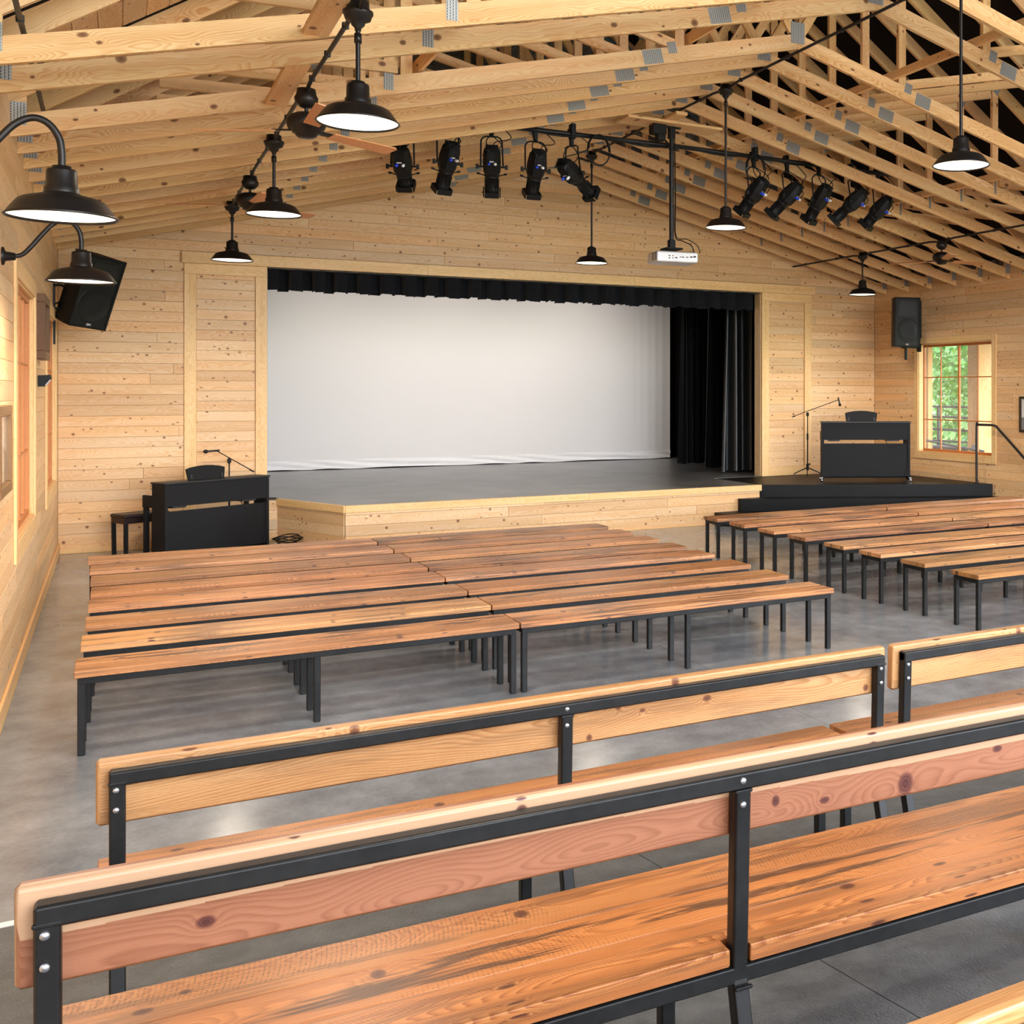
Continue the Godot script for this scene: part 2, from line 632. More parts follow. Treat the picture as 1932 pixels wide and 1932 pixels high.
	M.grass.albedo_texture = mottled(256, [[0.02, 3, 61, 1.0], [0.15, 2, 62, 0.8]], Color(0.22, 0.32, 0.10), Color(0.45, 0.58, 0.24))
	M.stone = world_mapped(mat(Color(1, 1, 1), 0.85, 0.0, 0.2), 0.8)
	M.stone.albedo_texture = mottled(256, [[0.03, 3, 63, 1.0], [0.2, 2, 64, 0.6]], Color(0.26, 0.25, 0.24), Color(0.45, 0.43, 0.41))


# ---------------------------------------------------------------- shell
func pine_tint() -> Color:
	var k := rng.randf_range(0.80, 1.04)
	var w := rng.randf_range(-0.05, 0.05)
	return Color(k * (1.0 + w * 0.3), k * (1.0 - w * 0.4), k * (1.0 - w * 1.6))


# a clad board whose room face lies at depth 0 of frame F (x along, y up, z into the room)
func clad(parent: Node3D, F: Transform3D, x0: float, x1: float, y0: float, y1: float, rows: Array, called := "board") -> void:
	if x1 - x0 < 0.02:
		return
	var m := MB.new()
	m.tint = pine_tint()
	var uo := rng.randf() * maxf(0.0, 1.0 - (x1 - x0) / PINE_LM)
	cbox(m, F * at(Vector3((x0 + x1) * 0.5, (y0 + y1) * 0.5, -0.0095)), Vector3(x1 - x0 - 0.001, y1 - y0 - 0.0008, 0.019), 0.0035, wd(rows[rng.randi() % rows.size()], PINE_ROWS, PINE_LM, uo, rng.randf() < 0.5))
	part(called, m, M.pine, parent)


func courses(parent: Node3D, F: Transform3D, x0: float, x1: float, y0: float, n: int, h: float, holes: Array, lo := 1.7, hi := 3.7, slope := false) -> void:
	for i in n:
		var ya := y0 + i * h
		var yb := ya + h
		var xa := x0
		var xb := x1
		if slope and yb > 3.85:
			xa = maxf(x0, (yb - 3.9) / 0.667)
			xb = minf(x1, HALL_W - (yb - 3.9) / 0.667)
		var x := xa
		var first := true
		while x < xb - 0.01:
			var w := rng.randf_range(lo, hi)
			if first:
				w *= rng.randf_range(0.35, 1.0)
			first = false
			var e := minf(xb, x + w)
			if xb - e < 0.5:
				e = xb if xb - x < PINE_LM else e - 0.5
			var bits := [[x, e]]
			for o in holes:
				var cover := minf(yb, o.position.y + o.size.y) - maxf(ya, o.position.y)
				if cover < h * 0.35:
					continue
				var nb := []
				for b in bits:
					if b[1] <= o.position.x or b[0] >= o.end.x:
						nb.append(b)
						continue
					if b[0] < o.position.x:
						nb.append([b[0], o.position.x])
					if b[1] > o.end.x:
						nb.append([o.end.x, b[1]])
				bits = nb
			for b in bits:
				clad(parent, F, b[0], b[1], ya, yb, [0, 1, 2, 3, 4, 5])
			x = e


# solid wall behind the boards, left open at the holes
func backing(m: MB, F: Transform3D, x0: float, x1: float, y0: float, y1: float, z0: float, z1: float, holes: Array) -> void:
	var xs := [x0, x1]
	var ys := [y0, y1]
	for o in holes:
		xs.append_array([clampf(o.position.x, x0, x1), clampf(o.end.x, x0, x1)])
		ys.append_array([clampf(o.position.y, y0, y1), clampf(o.end.y, y0, y1)])
	xs.sort()
	ys.sort()
	for i in xs.size() - 1:
		for j in ys.size() - 1:
			if xs[i + 1] - xs[i] < 0.001 or ys[j + 1] - ys[j] < 0.001:
				continue
			var c := Vector2((xs[i] + xs[i + 1]) * 0.5, (ys[j] + ys[j + 1]) * 0.5)
			var open := false
			for o in holes:
				open = open or o.has_point(c)
			if not open:
				cbox(m, F * at(Vector3(c.x, c.y, (z0 + z1) * 0.5)), Vector3(xs[i + 1] - xs[i], ys[j + 1] - ys[j], z1 - z0), 0.0005)


func trim_board(parent: Node3D, F: Transform3D, x0: float, x1: float, y0: float, y1: float, z0: float, z1: float, called := "casing", tint := Color(1, 0.95, 0.86), mt: Material = null) -> void:
	var m := MB.new()
	var k := rng.randf_range(0.94, 1.03)
	m.tint = Color(tint.r * k, tint.g * k, tint.b * k)
	var T := F * at(Vector3((x0 + x1) * 0.5, (y0 + y1) * 0.5, (z0 + z1) * 0.5))
	var s := Vector3(x1 - x0, y1 - y0, z1 - z0)
	if s.y > s.x:
		T = T * Transform3D(Basis(Vector3(0, 1, 0), Vector3(-1, 0, 0), Vector3(0, 0, 1)), Vector3.ZERO)
		s = Vector3(s.y, s.x, s.z)
	cbox(m, T, s, 0.004, wd(6 + rng.randi() % 2, PINE_ROWS, PINE_LM, rng.randf() * 0.3, rng.randf() < 0.5))
	part(called, m, mt if mt else M.pine, parent)


func frame_left(z := 0.0, y := 0.0) -> Transform3D:
	return Transform3D(Basis(Vector3(0, 0, -1), Vector3(0, 1, 0), Vector3(1, 0, 0)), Vector3(0, y, z))


func frame_right(z := 0.0, y := 0.0) -> Transform3D:
	return Transform3D(Basis(Vector3(0, 0, 1), Vector3(0, 1, 0), Vector3(-1, 0, 0)), Vector3(HALL_W, y, z))


# F stands at the middle of the opening's lower edge
func window(F: Transform3D, w: float, h: float, label: String, screened: bool, cw := 0.1, inset := 0.0) -> void:
	var o := struct("window_%d" % (used.get("windows", 0) + 1), null, null, label, "window")
	used["windows"] = used.get("windows", 0) + 1
	o.transform = F
	var I := Transform3D()
	var a := w * 0.5
	trim_board(o, I, -a - cw, -a, -cw, h + cw, 0.0, 0.02)
	trim_board(o, I, a, a + cw, -cw, h + cw, 0.0, 0.02)
	trim_board(o, I, -a, a, h, h + cw, 0.0, 0.02)
	trim_board(o, I, -a, a, -cw, 0.0, 0.0, 0.02)
	var pale := Color(0.97, 0.86, 0.72)
	var red := Color(0.66, 0.33, 0.17)
	trim_board(o, I, -a, -a + 0.018, 0, h, -0.09, 0.005, "jamb", pale)
	trim_board(o, I, a - 0.018, a, 0, h, -0.09, 0.005, "jamb", pale)
	trim_board(o, I, -a, a, h - 0.018, h, -0.09, 0.005, "jamb", pale)
	trim_board(o, I, -a, a, 0, 0.02, -0.09, 0.012, "window_sill", pale)
	var J := at(Vector3(0, 0, inset))
	trim_board(o, J, -a, -a + 0.034, 0, h, -0.135, -0.095, "sash_stile", red)
	trim_board(o, J, a - 0.034, a, 0, h, -0.135, -0.095, "sash_stile", red)
	trim_board(o, J, -a, a, h - 0.055, h, -0.135, -0.095, "sash_rail", red)
	trim_board(o, J, -a, a, 0, 0.06, -0.135, -0.095, "sash_rail", red)
	trim_board(o, J, -0.019, 0.019, 0.06, h - 0.055, -0.134, -0.096, "mullion", red)
	var xs := [-a + 0.034, -a * 0.5, 0.0, a * 0.5, a - 0.034]
	var ys := [0.06, h * 0.302, h * 0.69, h - 0.055]
	for s in [-1, 1]:
		trim_board(o, J, s * a * 0.5 - 0.008, s * a * 0.5 + 0.008, 0.06, h - 0.055, -0.126, -0.101, "muntin", red)
	for i in [1, 2]:
		trim_board(o, J, -a + 0.034, a - 0.034, ys[i] - 0.009, ys[i] + 0.009, -0.125, -0.102, "muntin", red)
	for i in 4:
		for j in 3:
			var m := MB.new()
			mbox(m, Vector3(xs[i], ys[j], -0.116 + inset), Vector3(xs[i + 1], ys[j + 1], -0.112 + inset), 0.0005)
			part("pane", m, M.glass, o)
	if screened:
		for s in [-1, 1]:
			var m := MB.new()
			mbox(m, Vector3(minf(0, s * (a - 0.034)), 0.05, -0.146 + inset), Vector3(maxf(0, s * (a - 0.034)), h - 0.05, -0.143 + inset), 0.0005)
			part("insect_screen", m, M.screen, o, "slate grey insect screen")


func build_shell() -> void:
	# floor: polished slabs, a pale metal strip, then a broom-finished ramp
	var m := MB.new()
	mbox(m, Vector3(-0.3, -0.3, -0.3), Vector3(HALL_W + 0.3, -0.012, 18.6), 0.001)
	var f := struct("floor", m, M.step, "polished grey concrete floor rising to a broom finished ramp at the back", "floor")
	var xs := [-0.1, 4.25, 8.2, HALL_W + 0.1]
	var zs := [-0.1, 3.2, 7.9, RAMP_Z - 0.05]
	for i in 3:
		for j in 3:
			m = MB.new()
			mbox(m, Vector3(xs[i] + 0.0015, -0.1, zs[j] + 0.0015), Vector3(xs[i + 1] - 0.0015, 0, zs[j + 1] - 0.0015), 0.0003)
			part("slab", m, M.floor, f)
	m = MB.new()
	mbox(m, Vector3(-0.1, -0.05, RAMP_Z - 0.046), Vector3(HALL_W + 0.1, 0.003, RAMP_Z - 0.004), 0.002)
	part("joint_strip", m, M.enamel, f, "pale strip across the concrete joint")
	xs = [-0.1, 2.43, 4.9, 7.35, 9.8, HALL_W + 0.1]
	for i in 5:
		m = MB.new()
		slab(m, Transform3D(Basis(Vector3(0, 0, -1), Vector3(0, 1, 0), Vector3(1, 0, 0)), Vector3(0, 0, RAMP_Z)), [Vector2(-7.6, -0.1), Vector2(0, -0.1), Vector2(0, 0), Vector2(-7.6, 7.6 * RAMP)], xs[i] + 0.002, xs[i + 1] - 0.002)
		part("ramp_slab", m, M.ramp, f)

	# left wall
	var holes := []
	for z in [[4.72, 6.68], [0.82, 2.76], [8.62, 10.58], [12.5, 14.46]]:
		holes.append(Rect2(-z[1], 0.94, z[1] - z[0], 1.825))
	m = MB.new()
	backing(m, frame_left(), -18.3, 0.15, -0.05, 3.98, -0.16, -0.021, holes)
	var wl := struct("wall_left", m, M.stone, "left-hand wall clad in horizontal knotty pine boards with tall windows", "wall")
	courses(wl, frame_left(), -18.2, 0.0, 0.10, 29, 0.13, holes)
	for h in holes:
		window(frame_left(-(h.position.x + h.size.x * 0.5), 0.94), h.size.x, h.size.y, "tall pine-cased window in the left wall, %s from the stage" % ORD[int(round((-(h.position.x + h.size.x * 0.5) - 1.79) / 3.9))], true, 0.13, 0.07)
	m = MB.new()
	m.tint = Color(0.97, 0.86, 0.7)
	mbox(m, Vector3(0, 0, 0), Vector3(0.02, 0.13, 18.2), 0.004)
	struct("baseboard_left", m, M.pine, "plain pine baseboard along the foot of the left wall", "baseboard")

	# right wall
	holes = [Rect2(1.23, 0.95, 1.785, 1.8), Rect2(4.5, 0.0, 1.9, 2.5), Rect2(8.62, 0.94, 1.96, 1.825), Rect2(12.5, 0.94, 1.96, 1.825)]
	m = MB.new()
	backing(m, frame_right(), -0.15, 18.3, -0.05, 3.98, -0.16, -0.021, holes)
	var wr := struct("wall_right", m, M.stone, "right-hand wall clad in horizontal knotty pine boards", "wall")
	courses(wr, frame_right(), 0.0, 18.2, 0.10, 29, 0.13, holes)
	for i in [0, 2, 3]:
		window(frame_right(holes[i].position.x + holes[i].size.x * 0.5, holes[i].position.y), holes[i].size.x, holes[i].size.y, "pine-cased window in the right wall, %s" % ["beside the stage, looking onto the porch", "", "past the side doorway", "nearest the back"][i], false)

	# the doorway beyond the picture's right edge, standing open to the porch
	var dr := struct("door_1", null, null, "wide open doorway in the right wall beside the handrail", "door")
	dr.transform = frame_right(5.45, 0.0)
	trim_board(dr, Transform3D(), -1.05, -0.95, 0, 2.6, 0.0, 0.02, "casing")
	trim_board(dr, Transform3D(), 0.95, 1.05, 0, 2.6, 0.0, 0.02, "casing")
	trim_board(dr, Transform3D(), -0.95, 0.95, 2.5, 2.6, 0.0, 0.02, "casing")

	# stage wall
	holes = [Rect2(1.353, -0.1, 1.2, 3.71), Rect2(2.3, -0.1, 8.55, 3.71)]
	m = MB.new()
	backing(m, Transform3D(), -0.15, HALL_W + 0.15, -0.05, 3.86, -0.2, -0.021, [Rect2(2.324, -0.1, 7.53, 3.687)])
	slab(m, Transform3D(), [Vector2(-0.15, 3.86), Vector2(HALL_W + 0.15, 3.86), Vector2(HALL_W + 0.15, 3.9), Vector2(RIDGE, 8.0), Vector2(-0.15, 3.9)], -0.2, -0.021)
	var wb := struct("wall_back", m, M.stone, "stage-end wall clad in horizontal knotty pine boards up into the gable", "wall")
	courses(wb, Transform3D(), 0.0, HALL_W, 0.10, 28, 0.1306, holes)
	courses(wb, Transform3D(), 0.0, HALL_W, 3.7568, 13, 0.1306, [Rect2(1.323, 3.606, 9.58, 0.13)], 1.7, 3.7, true)
	m = MB.new()
	m.tint = Color(0.97, 0.86, 0.7)
	mbox(m, Vector3(0.02, 0, 0), Vector3(2.45, 0.11, 0.02), 0.004)
	struct("baseboard_back", m, M.pine, "plain pine baseboard under the stage-end wall, behind the floor piano", "baseboard")
	# stage surround
	var I := Transform3D()
	var hd := struct("trim_1", null, null, "long pale pine header board above the stage opening", "trim")
	var hx := [1.323, 4.4, 7.55, 10.904]
	for i in 3:
		trim_board(hd, I, hx[i], hx[i + 1], 3.60, 3.745, -0.02, 0.06, "header_board")
	for side in 2:
		var x0: float = [1.353, 9.866][side]
		var x1: float = [2.324, 10.85][side]
		var y0: float = [0.0, STAGE_Y][side]
		var pn := struct("trim_%d" % (side + 2), null, null, ["framed pine panel left of the stage opening, behind the floor piano", "framed pine panel right of the stage opening, behind the microphone stand"][side], "panel")
		var sw := 0.142
		trim_board(pn, I, x0, x1, 3.465, 3.60, -0.02, 0.025, "top_rail")
		trim_board(pn, I, x0, x0 + sw, y0, 3.465, -0.02, 0.025, "stile")
		trim_board(pn, I, x1 - sw, x1, y0, 3.465, -0.02, 0.025, "stile")
		if side:
			trim_board(pn, I, x0 + sw, x1 - sw, y0, y0 + 0.15, -0.02, 0.022, "bottom_rail")
		courses(pn, I, x0 + sw, x1 - sw, y0 + 0.148 - 0.13 * (1 - side), 27 if side == 0 else 22, 0.1305, [])
		trim_board(pn, I, [2.30, 9.853][side], [2.324, 9.877][side], y0, 3.587, -0.2, -0.02, "jamb")
	m = MB.new()
	backing(m, I, 2.324, 2.46, 0.0, STAGE_Y, -0.2, -0.02, [])
	for i in 4:
		clad(wb, I, 2.324, 2.47, 0.01 + i * 0.1306, 0.01 + (i + 1) * 0.1306, [0, 2])
	part("backing", m, M.stone, wb)

	# unseen rear end: timber posts, bays left open to let soft daylight in
	m = MB.new()
	mbox(m, Vector3(-0.1, 3.7, 18.1), Vector3(HALL_W + 0.1, 4.0, 18.3))
	var wf := struct("wall_front", m, M.lumber, "unseen timber-framed rear end of the hall, its bays left open to admit daylight", "wall")
	for x in [0.0, 3.05, 6.096, 9.14, HALL_W]:
		m = MB.new()
		mbox(m, Vector3(x - 0.1, 0, 18.1), Vector3(x + 0.1, 3.7, 18.3))
		part("post", m, M.lumber, wf)
	m = MB.new()
	mbox(m, Vector3(RIDGE - 0.1, 4.0, 18.12), Vector3(RIDGE + 0.1, 7.9, 18.28))
	part("gable_post", m, M.lumber, wf)

	# roof deck
	m = MB.new()
	mbox(m, Vector3(RIDGE - 0.03, 8.05, -0.2), Vector3(RIDGE + 0.03, 8.2, 19.0))
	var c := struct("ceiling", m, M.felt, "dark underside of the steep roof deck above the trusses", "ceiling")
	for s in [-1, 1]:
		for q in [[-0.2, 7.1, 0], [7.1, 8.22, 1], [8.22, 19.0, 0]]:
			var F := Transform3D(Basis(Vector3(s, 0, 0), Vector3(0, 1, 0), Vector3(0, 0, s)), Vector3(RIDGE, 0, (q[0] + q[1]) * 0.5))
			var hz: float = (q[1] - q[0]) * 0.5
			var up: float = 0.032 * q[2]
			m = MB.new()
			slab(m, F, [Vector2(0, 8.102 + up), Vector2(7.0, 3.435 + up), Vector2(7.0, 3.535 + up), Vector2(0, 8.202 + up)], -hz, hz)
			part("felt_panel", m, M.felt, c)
			if q[2] == 1:
				for k in 50:
					var d0 := k * 0.14
					m = MB.new()
					m.tint = pine_tint()
					var Q := F * Transform3D(Basis(Vector3(0, 0, 1), Vector3(0.832, -0.5547, 0), Vector3(0.5547, 0.832, 0)), Vector3((d0 + 0.069) , 8.102 - 0.6667 * (d0 + 0.069), 0) + Vector3(0.5547, 0.832, 0) * 0.012)
					cbox(m, Q, Vector3(hz * 2.0, 0.1645, 0.022), 0.002, wd(k % 6, PINE_ROWS, PINE_LM, rng.randf() * 0.6))
					part("sheathing_board", m, M.pine, c)


# ---------------------------------------------------------------- roof trusses
func lumber_wood() -> Dictionary:
	return wd(rng.randi() % LUM_ROWS, LUM_ROWS, LUM_LM, 0.0, rng.randf() < 0.5)


func lumber_tint(k := 1.0) -> Color:
	k *= rng.randf_range(0.86, 1.04)
	return Color(k, k * rng.randf_range(0.96, 1.01), k * rng.randf_range(0.90, 1.02))


func roof_truss(z: float, label: String) -> void:
	var o := thing("roof_truss", label, "roof truss", Vector3(RIDGE, 3.647, z), 0.0, "scissor roof trusses")
	var th := 0.019
	for s in [-1, 1]:
		var F := Transform3D(Basis(Vector3(s, 0, 0), Vector3(0, 1, 0), Vector3(0, 0, s)), Vector3.ZERO)
		# here x runs outward from the ridge and y up from the heel
		var low := func(x: float) -> float: return 0.25 * (RIDGE - x)
		var top := func(x: float) -> float: return 0.2185 + 0.6667 * (RIDGE - x)
		var m := MB.new()
		m.tint = lumber_tint()
		slab(m, F, [Vector2(0.001, low.call(0)), Vector2(RIDGE, 0), Vector2(RIDGE, 0.144), Vector2(0.001, low.call(0) + 0.144)], -th, th, -atan(0.25), lumber_wood())
		part("bottom_chord", m, M.lumber, o)
		m = MB.new()
		m.tint = lumber_tint(0.95)
		slab(m, F, [Vector2(0.001, top.call(0)), Vector2(RIDGE + 0.6, top.call(RIDGE + 0.6)), Vector2(RIDGE + 0.6, top.call(RIDGE + 0.6) + 0.168), Vector2(0.001, top.call(0) + 0.168)], -th, th, -atan(0.6667), lumber_wood())
		part("top_chord", m, M.lumber, o)
		for px in [1.226, 3.566]:
			m = MB.new()
			m.tint = lumber_tint()
			var w := 0.0445
			slab(m, F, [Vector2(px - w, low.call(px - w) + 0.144), Vector2(px + w, low.call(px + w) + 0.144), Vector2(px + w, top.call(px + w)), Vector2(px - w, top.call(px - w))], -th, th, PI * 0.5, lumber_wood())
			part("web_post", m, M.lumber, o)
		for q in [[Vector2(0.05, low.call(0) + 0.16), Vector2(1.19, top.call(1.19) - 0.02)], [Vector2(1.28, low.call(1.28) + 0.165), Vector2(3.50, top.call(3.55) - 0.06)], [Vector2(3.63, low.call(3.63) + 0.2), Vector2(5.2, top.call(5.2) - 0.03)]]:
			m = MB.new()
			m.tint = lumber_tint()
			var d: Vector2 = (q[1] - q[0]).normalized()
			var nn := Vector2(-d.y, d.x) * 0.0445
			slab(m, F, [q[0] - nn, q[1] - nn, q[1] + nn, q[0] + nn], -th + 0.001, th - 0.001, d.angle(), lumber_wood())
			part("web_diagonal", m, M.lumber, o)
		m = MB.new()
		m.tint = lumber_tint()
		slab(m, F, [Vector2(RIDGE - 0.09, 0.168), Vector2(RIDGE, 0.144), Vector2(RIDGE, 0.2185), Vector2(RIDGE - 0.09, 0.2785)], -th, th, 0, lumber_wood())
		part("heel_block", m, M.lumber, o)
		# toothed connector plates on both faces
		for q in [[RIDGE - 0.045, 0.16, 0.09, 0.15, 0.0], [1.485, low.call(1.485) + 0.075, 0.19, 0.125, -0.245], [1.30, low.call(1.30) + 0.135, 0.088, 0.1, -0.245], [3.56, top.call(3.56) + 0.03, 0.16, 0.1, -0.588], [1.22, top.call(1.22) + 0.03, 0.16, 0.1, -0.588]]:
			for e in [-1, 1]:
				m = MB.new()
				var R := Transform3D(Basis(Vector3(0, 0, 1), q[4]), Vector3(q[0], q[1], e * (th + 0.0006)))
				plate(m, F * R, q[2], q[3])
				part("connector_plate", m, M.plate, o)
	var lp := MB.new()
	plate(lp, at(Vector3(-3.70, 0.25 * (RIDGE - 3.70) + 0.10, th + 0.001)), 0.075, 0.13)
	part("connector_plate", lp, M.plate, o)
	for e in [-1, 1]:
		var m := MB.new()
		plate(m, at(Vector3(0, 0.25 * RIDGE + 0.15, e * (th + 0.001))), 0.152, 0.2)
		part("connector_plate", m, M.plate, o)
	# hurricane tie where the right-hand post meets the bottom chord
	var m := MB.new()
	cbox(m, at(Vector3(3.566, 0.25 * (RIDGE - 3.566) + 0.13, th + 0.002)), Vector3(0.035, 0.17, 0.003), 0.0008)
	part("metal_tie", m, M.plate, o)


func plate(m: MB, T: Transform3D, w: float, h: float) -> void:
	cbox(m, T, Vector3(w, h, 0.0015), 0.0005)
	for i in m.uv.size():
		m.uv[i] *= 14.0


func build_roof() -> void:
	var zs := []
	for k in range(11, -1, -1):
		zs.append(7.04 - 0.6096 * k)
	zs.append_array([8.259, 8.869])
	for i in zs.size():
		roof_truss(zs[i], "pale pine scissor roof truss, %s from the stage wall" % ORD[i])
	# bracing along the building, on the bottom chords
	var k := 0
	for q in [[1.13, 0.2, "beside the inner posts"], [3.47, 0.2, "beside the outer posts with metal ties"]]:
		for s in [-1, 1]:
			var m := MB.new()
			m.tint = Color(1.02, 0.98, 0.94)
			var y: float = 3.647 + 0.25 * (RIDGE - q[0]) + q[1]
			for seg in [[0.0, 4.6], [4.62, 9.2]]:
				bar(m, Vector3(RIDGE + s * q[0], y, seg[0]), Vector3(RIDGE + s * q[0], y, seg[1]), 0.089, 0.038, 0.003, wd(k % 8, LUM_ROWS, LUM_LM), Vector3(s * 0.25, 1, 0).normalized())
				k += 1
			var o := MeshInstance3D.new()
			o.name = numbered("roof_brace")
			o.mesh = m.mesh()
			o.material_override = M.lumber
			add_child(o)
			tag(o, "long pine brace on the %s roof chords, %s" % ["left" if s < 0 else "right", q[2]], "brace", "lengthwise roof braces")
	for q in [[7.06, 8.24], [8.89, 10.3]]:
		var m := MB.new()
		m.tint = Color(1.2, 1.2, 1.3)
		bar(m, Vector3(1.60, 4.075, q[0]), Vector3(1.60, 4.075, q[1]), 0.038, 0.14, 0.003, wd(3, LUM_ROWS, LUM_LM))
		var o := MeshInstance3D.new()
		o.name = numbered("backer_board")
		o.mesh = m.mesh()
		o.material_override = M.lumber
		add_child(o)
		tag(o, "whitish backer board between roof trusses above the left ceiling conduit, %s" % ("farther one" if q[0] < 8 else "nearer one"), "board", "backer boards")


# ---------------------------------------------------------------- stage
func outline_deck(m: MB, pts: Array, y0: float, y1: float) -> void:  # pts (x, z), clockwise seen from above
	var T := Transform3D(Basis(Vector3(1, 0, 0), Vector3(0, 0, -1), Vector3(0, 1, 0)), Vector3.ZERO)
	var q := []
	for p in pts:
		q.append(Vector2(p.x, -p.y))
	slab(m, T, q, y0, y1)


func build_stage() -> void:
	var m := MB.new()
	outline_deck(m, [Vector2(1.5, -0.03), Vector2(10.9, -0.03), Vector2(10.9, -6.3), Vector2(1.5, -6.3)], 0.0, STAGE_Y)
	outline_deck(m, [Vector2(2.46, -0.03), Vector2(2.47, 0.0), Vector2(3.06, 1.40), Vector2(9.0, 1.40), Vector2(9.0, -0.03)], 0.0, STAGE_Y)
	var o: Node3D = struct("floor_stage", m, M.stage, "black painted stage floor with a pine-boarded front edge", "stage floor")
	for q in [[Vector3(3.055, 0, 1.402), Vector3(9.0, 0, 1.402)], [Vector3(2.462, 0, -0.01), Vector3(3.055, 0, 1.402)]]:
		var d: Vector3 = (q[1] - q[0])
		var x := d.normalized()
		var F := Transform3D(Basis(x, Vector3.UP, x.cross(Vector3.UP)), q[0])
		var L := d.length()
		if L > 3.9:
			trim_board(o, F, 0, 3.2, STAGE_Y - 0.088, STAGE_Y + 0.003, -0.02, 0.034, "edge_board", Color(1, 0.94, 0.82))
			trim_board(o, F, 3.2, L + 0.03, STAGE_Y - 0.088, STAGE_Y + 0.003, -0.02, 0.034, "edge_board", Color(1, 0.94, 0.82))
		else:
			trim_board(o, F, 0, L + 0.02, STAGE_Y - 0.088, STAGE_Y + 0.003, -0.02, 0.034, "edge_board", Color(1, 0.94, 0.82))
		courses(o, F * at(Vector3(0, 0, 0.019)), 0.0, L, STAGE_Y - 0.12, 1, 0.032, [])
		courses(o, F * at(Vector3(0, 0, 0.019)), 0.0, L, STAGE_Y - 0.12 - 0.1306 * 3, 3, 0.1306, [], 2.2, 3.7)
		m = MB.new()
		m.tint = Color(1.0, 0.88, 0.76)
		cbox(m, F * at(Vector3(L * 0.5, 0.024, 0.011)), Vector3(L, 0.048, 0.022), 0.003)
		part("base_strip", m, M.pine, o)

	# black platform and steps running into the right-hand corner
	m = MB.new()
	outline_deck(m, [Vector2(9.01, 0.03), Vector2(9.01, 1.38), Vector2(9.06, 1.41), Vector2(12.16, 3.06), Vector2(12.17, 0.03)], 0.0, STAGE_Y)
	o = thing("corner_steps", "black painted corner platform with two wide angled steps, right of the stage", "steps")
	part("platform", m, M.step, o)
	m = MB.new()
	outline_deck(m, [Vector2(8.62, 1.43), Vector2(8.62, 1.52), Vector2(12.16, 3.43), Vector2(12.16, 3.07), Vector2(9.02, 1.43)], 0.0, 0.367)
	part("step", m, M.step, o)
	m = MB.new()
	outline_deck(m, [Vector2(8.22, 1.44), Vector2(8.22, 1.66), Vector2(12.16, 3.79), Vector2(12.16, 3.42), Vector2(8.61, 1.50), Vector2(8.61, 1.44)], 0.0, 0.184)
	part("step", m, M.step, o)

	# stage house
	m = MB.new()
	mbox(m, Vector3(1.3, 0, -6.5), Vector3(10.95, 4.6, -6.32))
	mbox(m, Vector3(1.3, 0, -6.4), Vector3(1.48, 4.6, -0.2))
	mbox(m, Vector3(10.92, 0, -6.4), Vector3(11.1, 4.6, -0.2))
	mbox(m, Vector3(1.3, 4.5, -6.5), Vector3(11.1, 4.65, -0.2))
	struct("wall_stage", m, M.felt, "black inner walls and ceiling around the stage, hidden by the white backdrop", "wall")

	# white backdrop cloth, gently rippled at its right-hand edge, with a heavier hem
	m = MB.new()
	backdrop(m, 0.72, 4.4, 0.012)
	o = thing("backdrop_cloth", "wide white backdrop cloth hanging across the back of the stage", "backdrop")
	part("cloth", m, M.white_cloth, o)
	m = MB.new()
	backdrop(m, 0.565, 0.73, 0.0205)
	part("hem", m, M.hem, o, "brighter wrinkled bottom hem")
	m = MB.new()
	tube(m, [Vector3(1.7, 4.42, -5.25), Vector3(10.7, 4.42, -5.25)], 0.025)
	part("hanging_pipe", m, M.conduit, o)

	# box-pleated valance
	m = MB.new()
	var pts := []
	var x := 2.335
	var i := 0
	while x < 9.85:
		var w := rng.randf_range(0.13, 0.17)
		var zz := -0.05 if i % 2 == 0 else -0.25
		pts.append(Vector2(x, zz + rng.randf_range(-0.006, 0.006)))
		pts.append(Vector2(minf(9.852, x + w), zz + rng.randf_range(-0.006, 0.006)))
		x += w + 0.004
		i += 1
	hanging(m, pts, 3.307, 3.60, 0.006, 0.014)
	o = thing("stage_valance", "black box-pleated valance hung under the stage header", "valance")
	part("pleated_cloth", m, M.cloth, o)

	# wing curtains on the right
	for q in [[-3.05, 9.82, 11.0, M.velour, "black velour wing curtain farthest from the audience, beside the white backdrop", 0.05], [-1.85, 9.76, 11.0, M.velour, "black velour wing curtain in the middle of the three on the right of the stage", 0.05], [-0.92, 9.60, 10.9, M.sateen, "shiny black wing curtain nearest the audience, by the right stage opening edge", 0.075]]:
		m = MB.new()
		pts = []
		for k in 61:
			var u := k / 60.0
			var ph: float = u * (9.5 if q[5] < 0.06 else 4.6) + q[0] * 2.0
			pts.append(Vector2(lerpf(q[1], q[2], u), q[0] + q[5] * sin(ph * TU) + 0.02 * sin(ph * 11.0)))
		drape(m, pts, STAGE_Y + 0.03, 4.35)
		o = thing("wing_curtain", q[4], "curtain", Vector3.ZERO, 0.0, "black wing curtains")
		part("cloth", m, q[3], o)
		m = MB.new()
		tube(m, [Vector3(q[1] - 0.05, 4.37, q[0]), Vector3(q[2], 4.37, q[0])], 0.022)
		part("hanging_pipe", m, M.conduit, o)
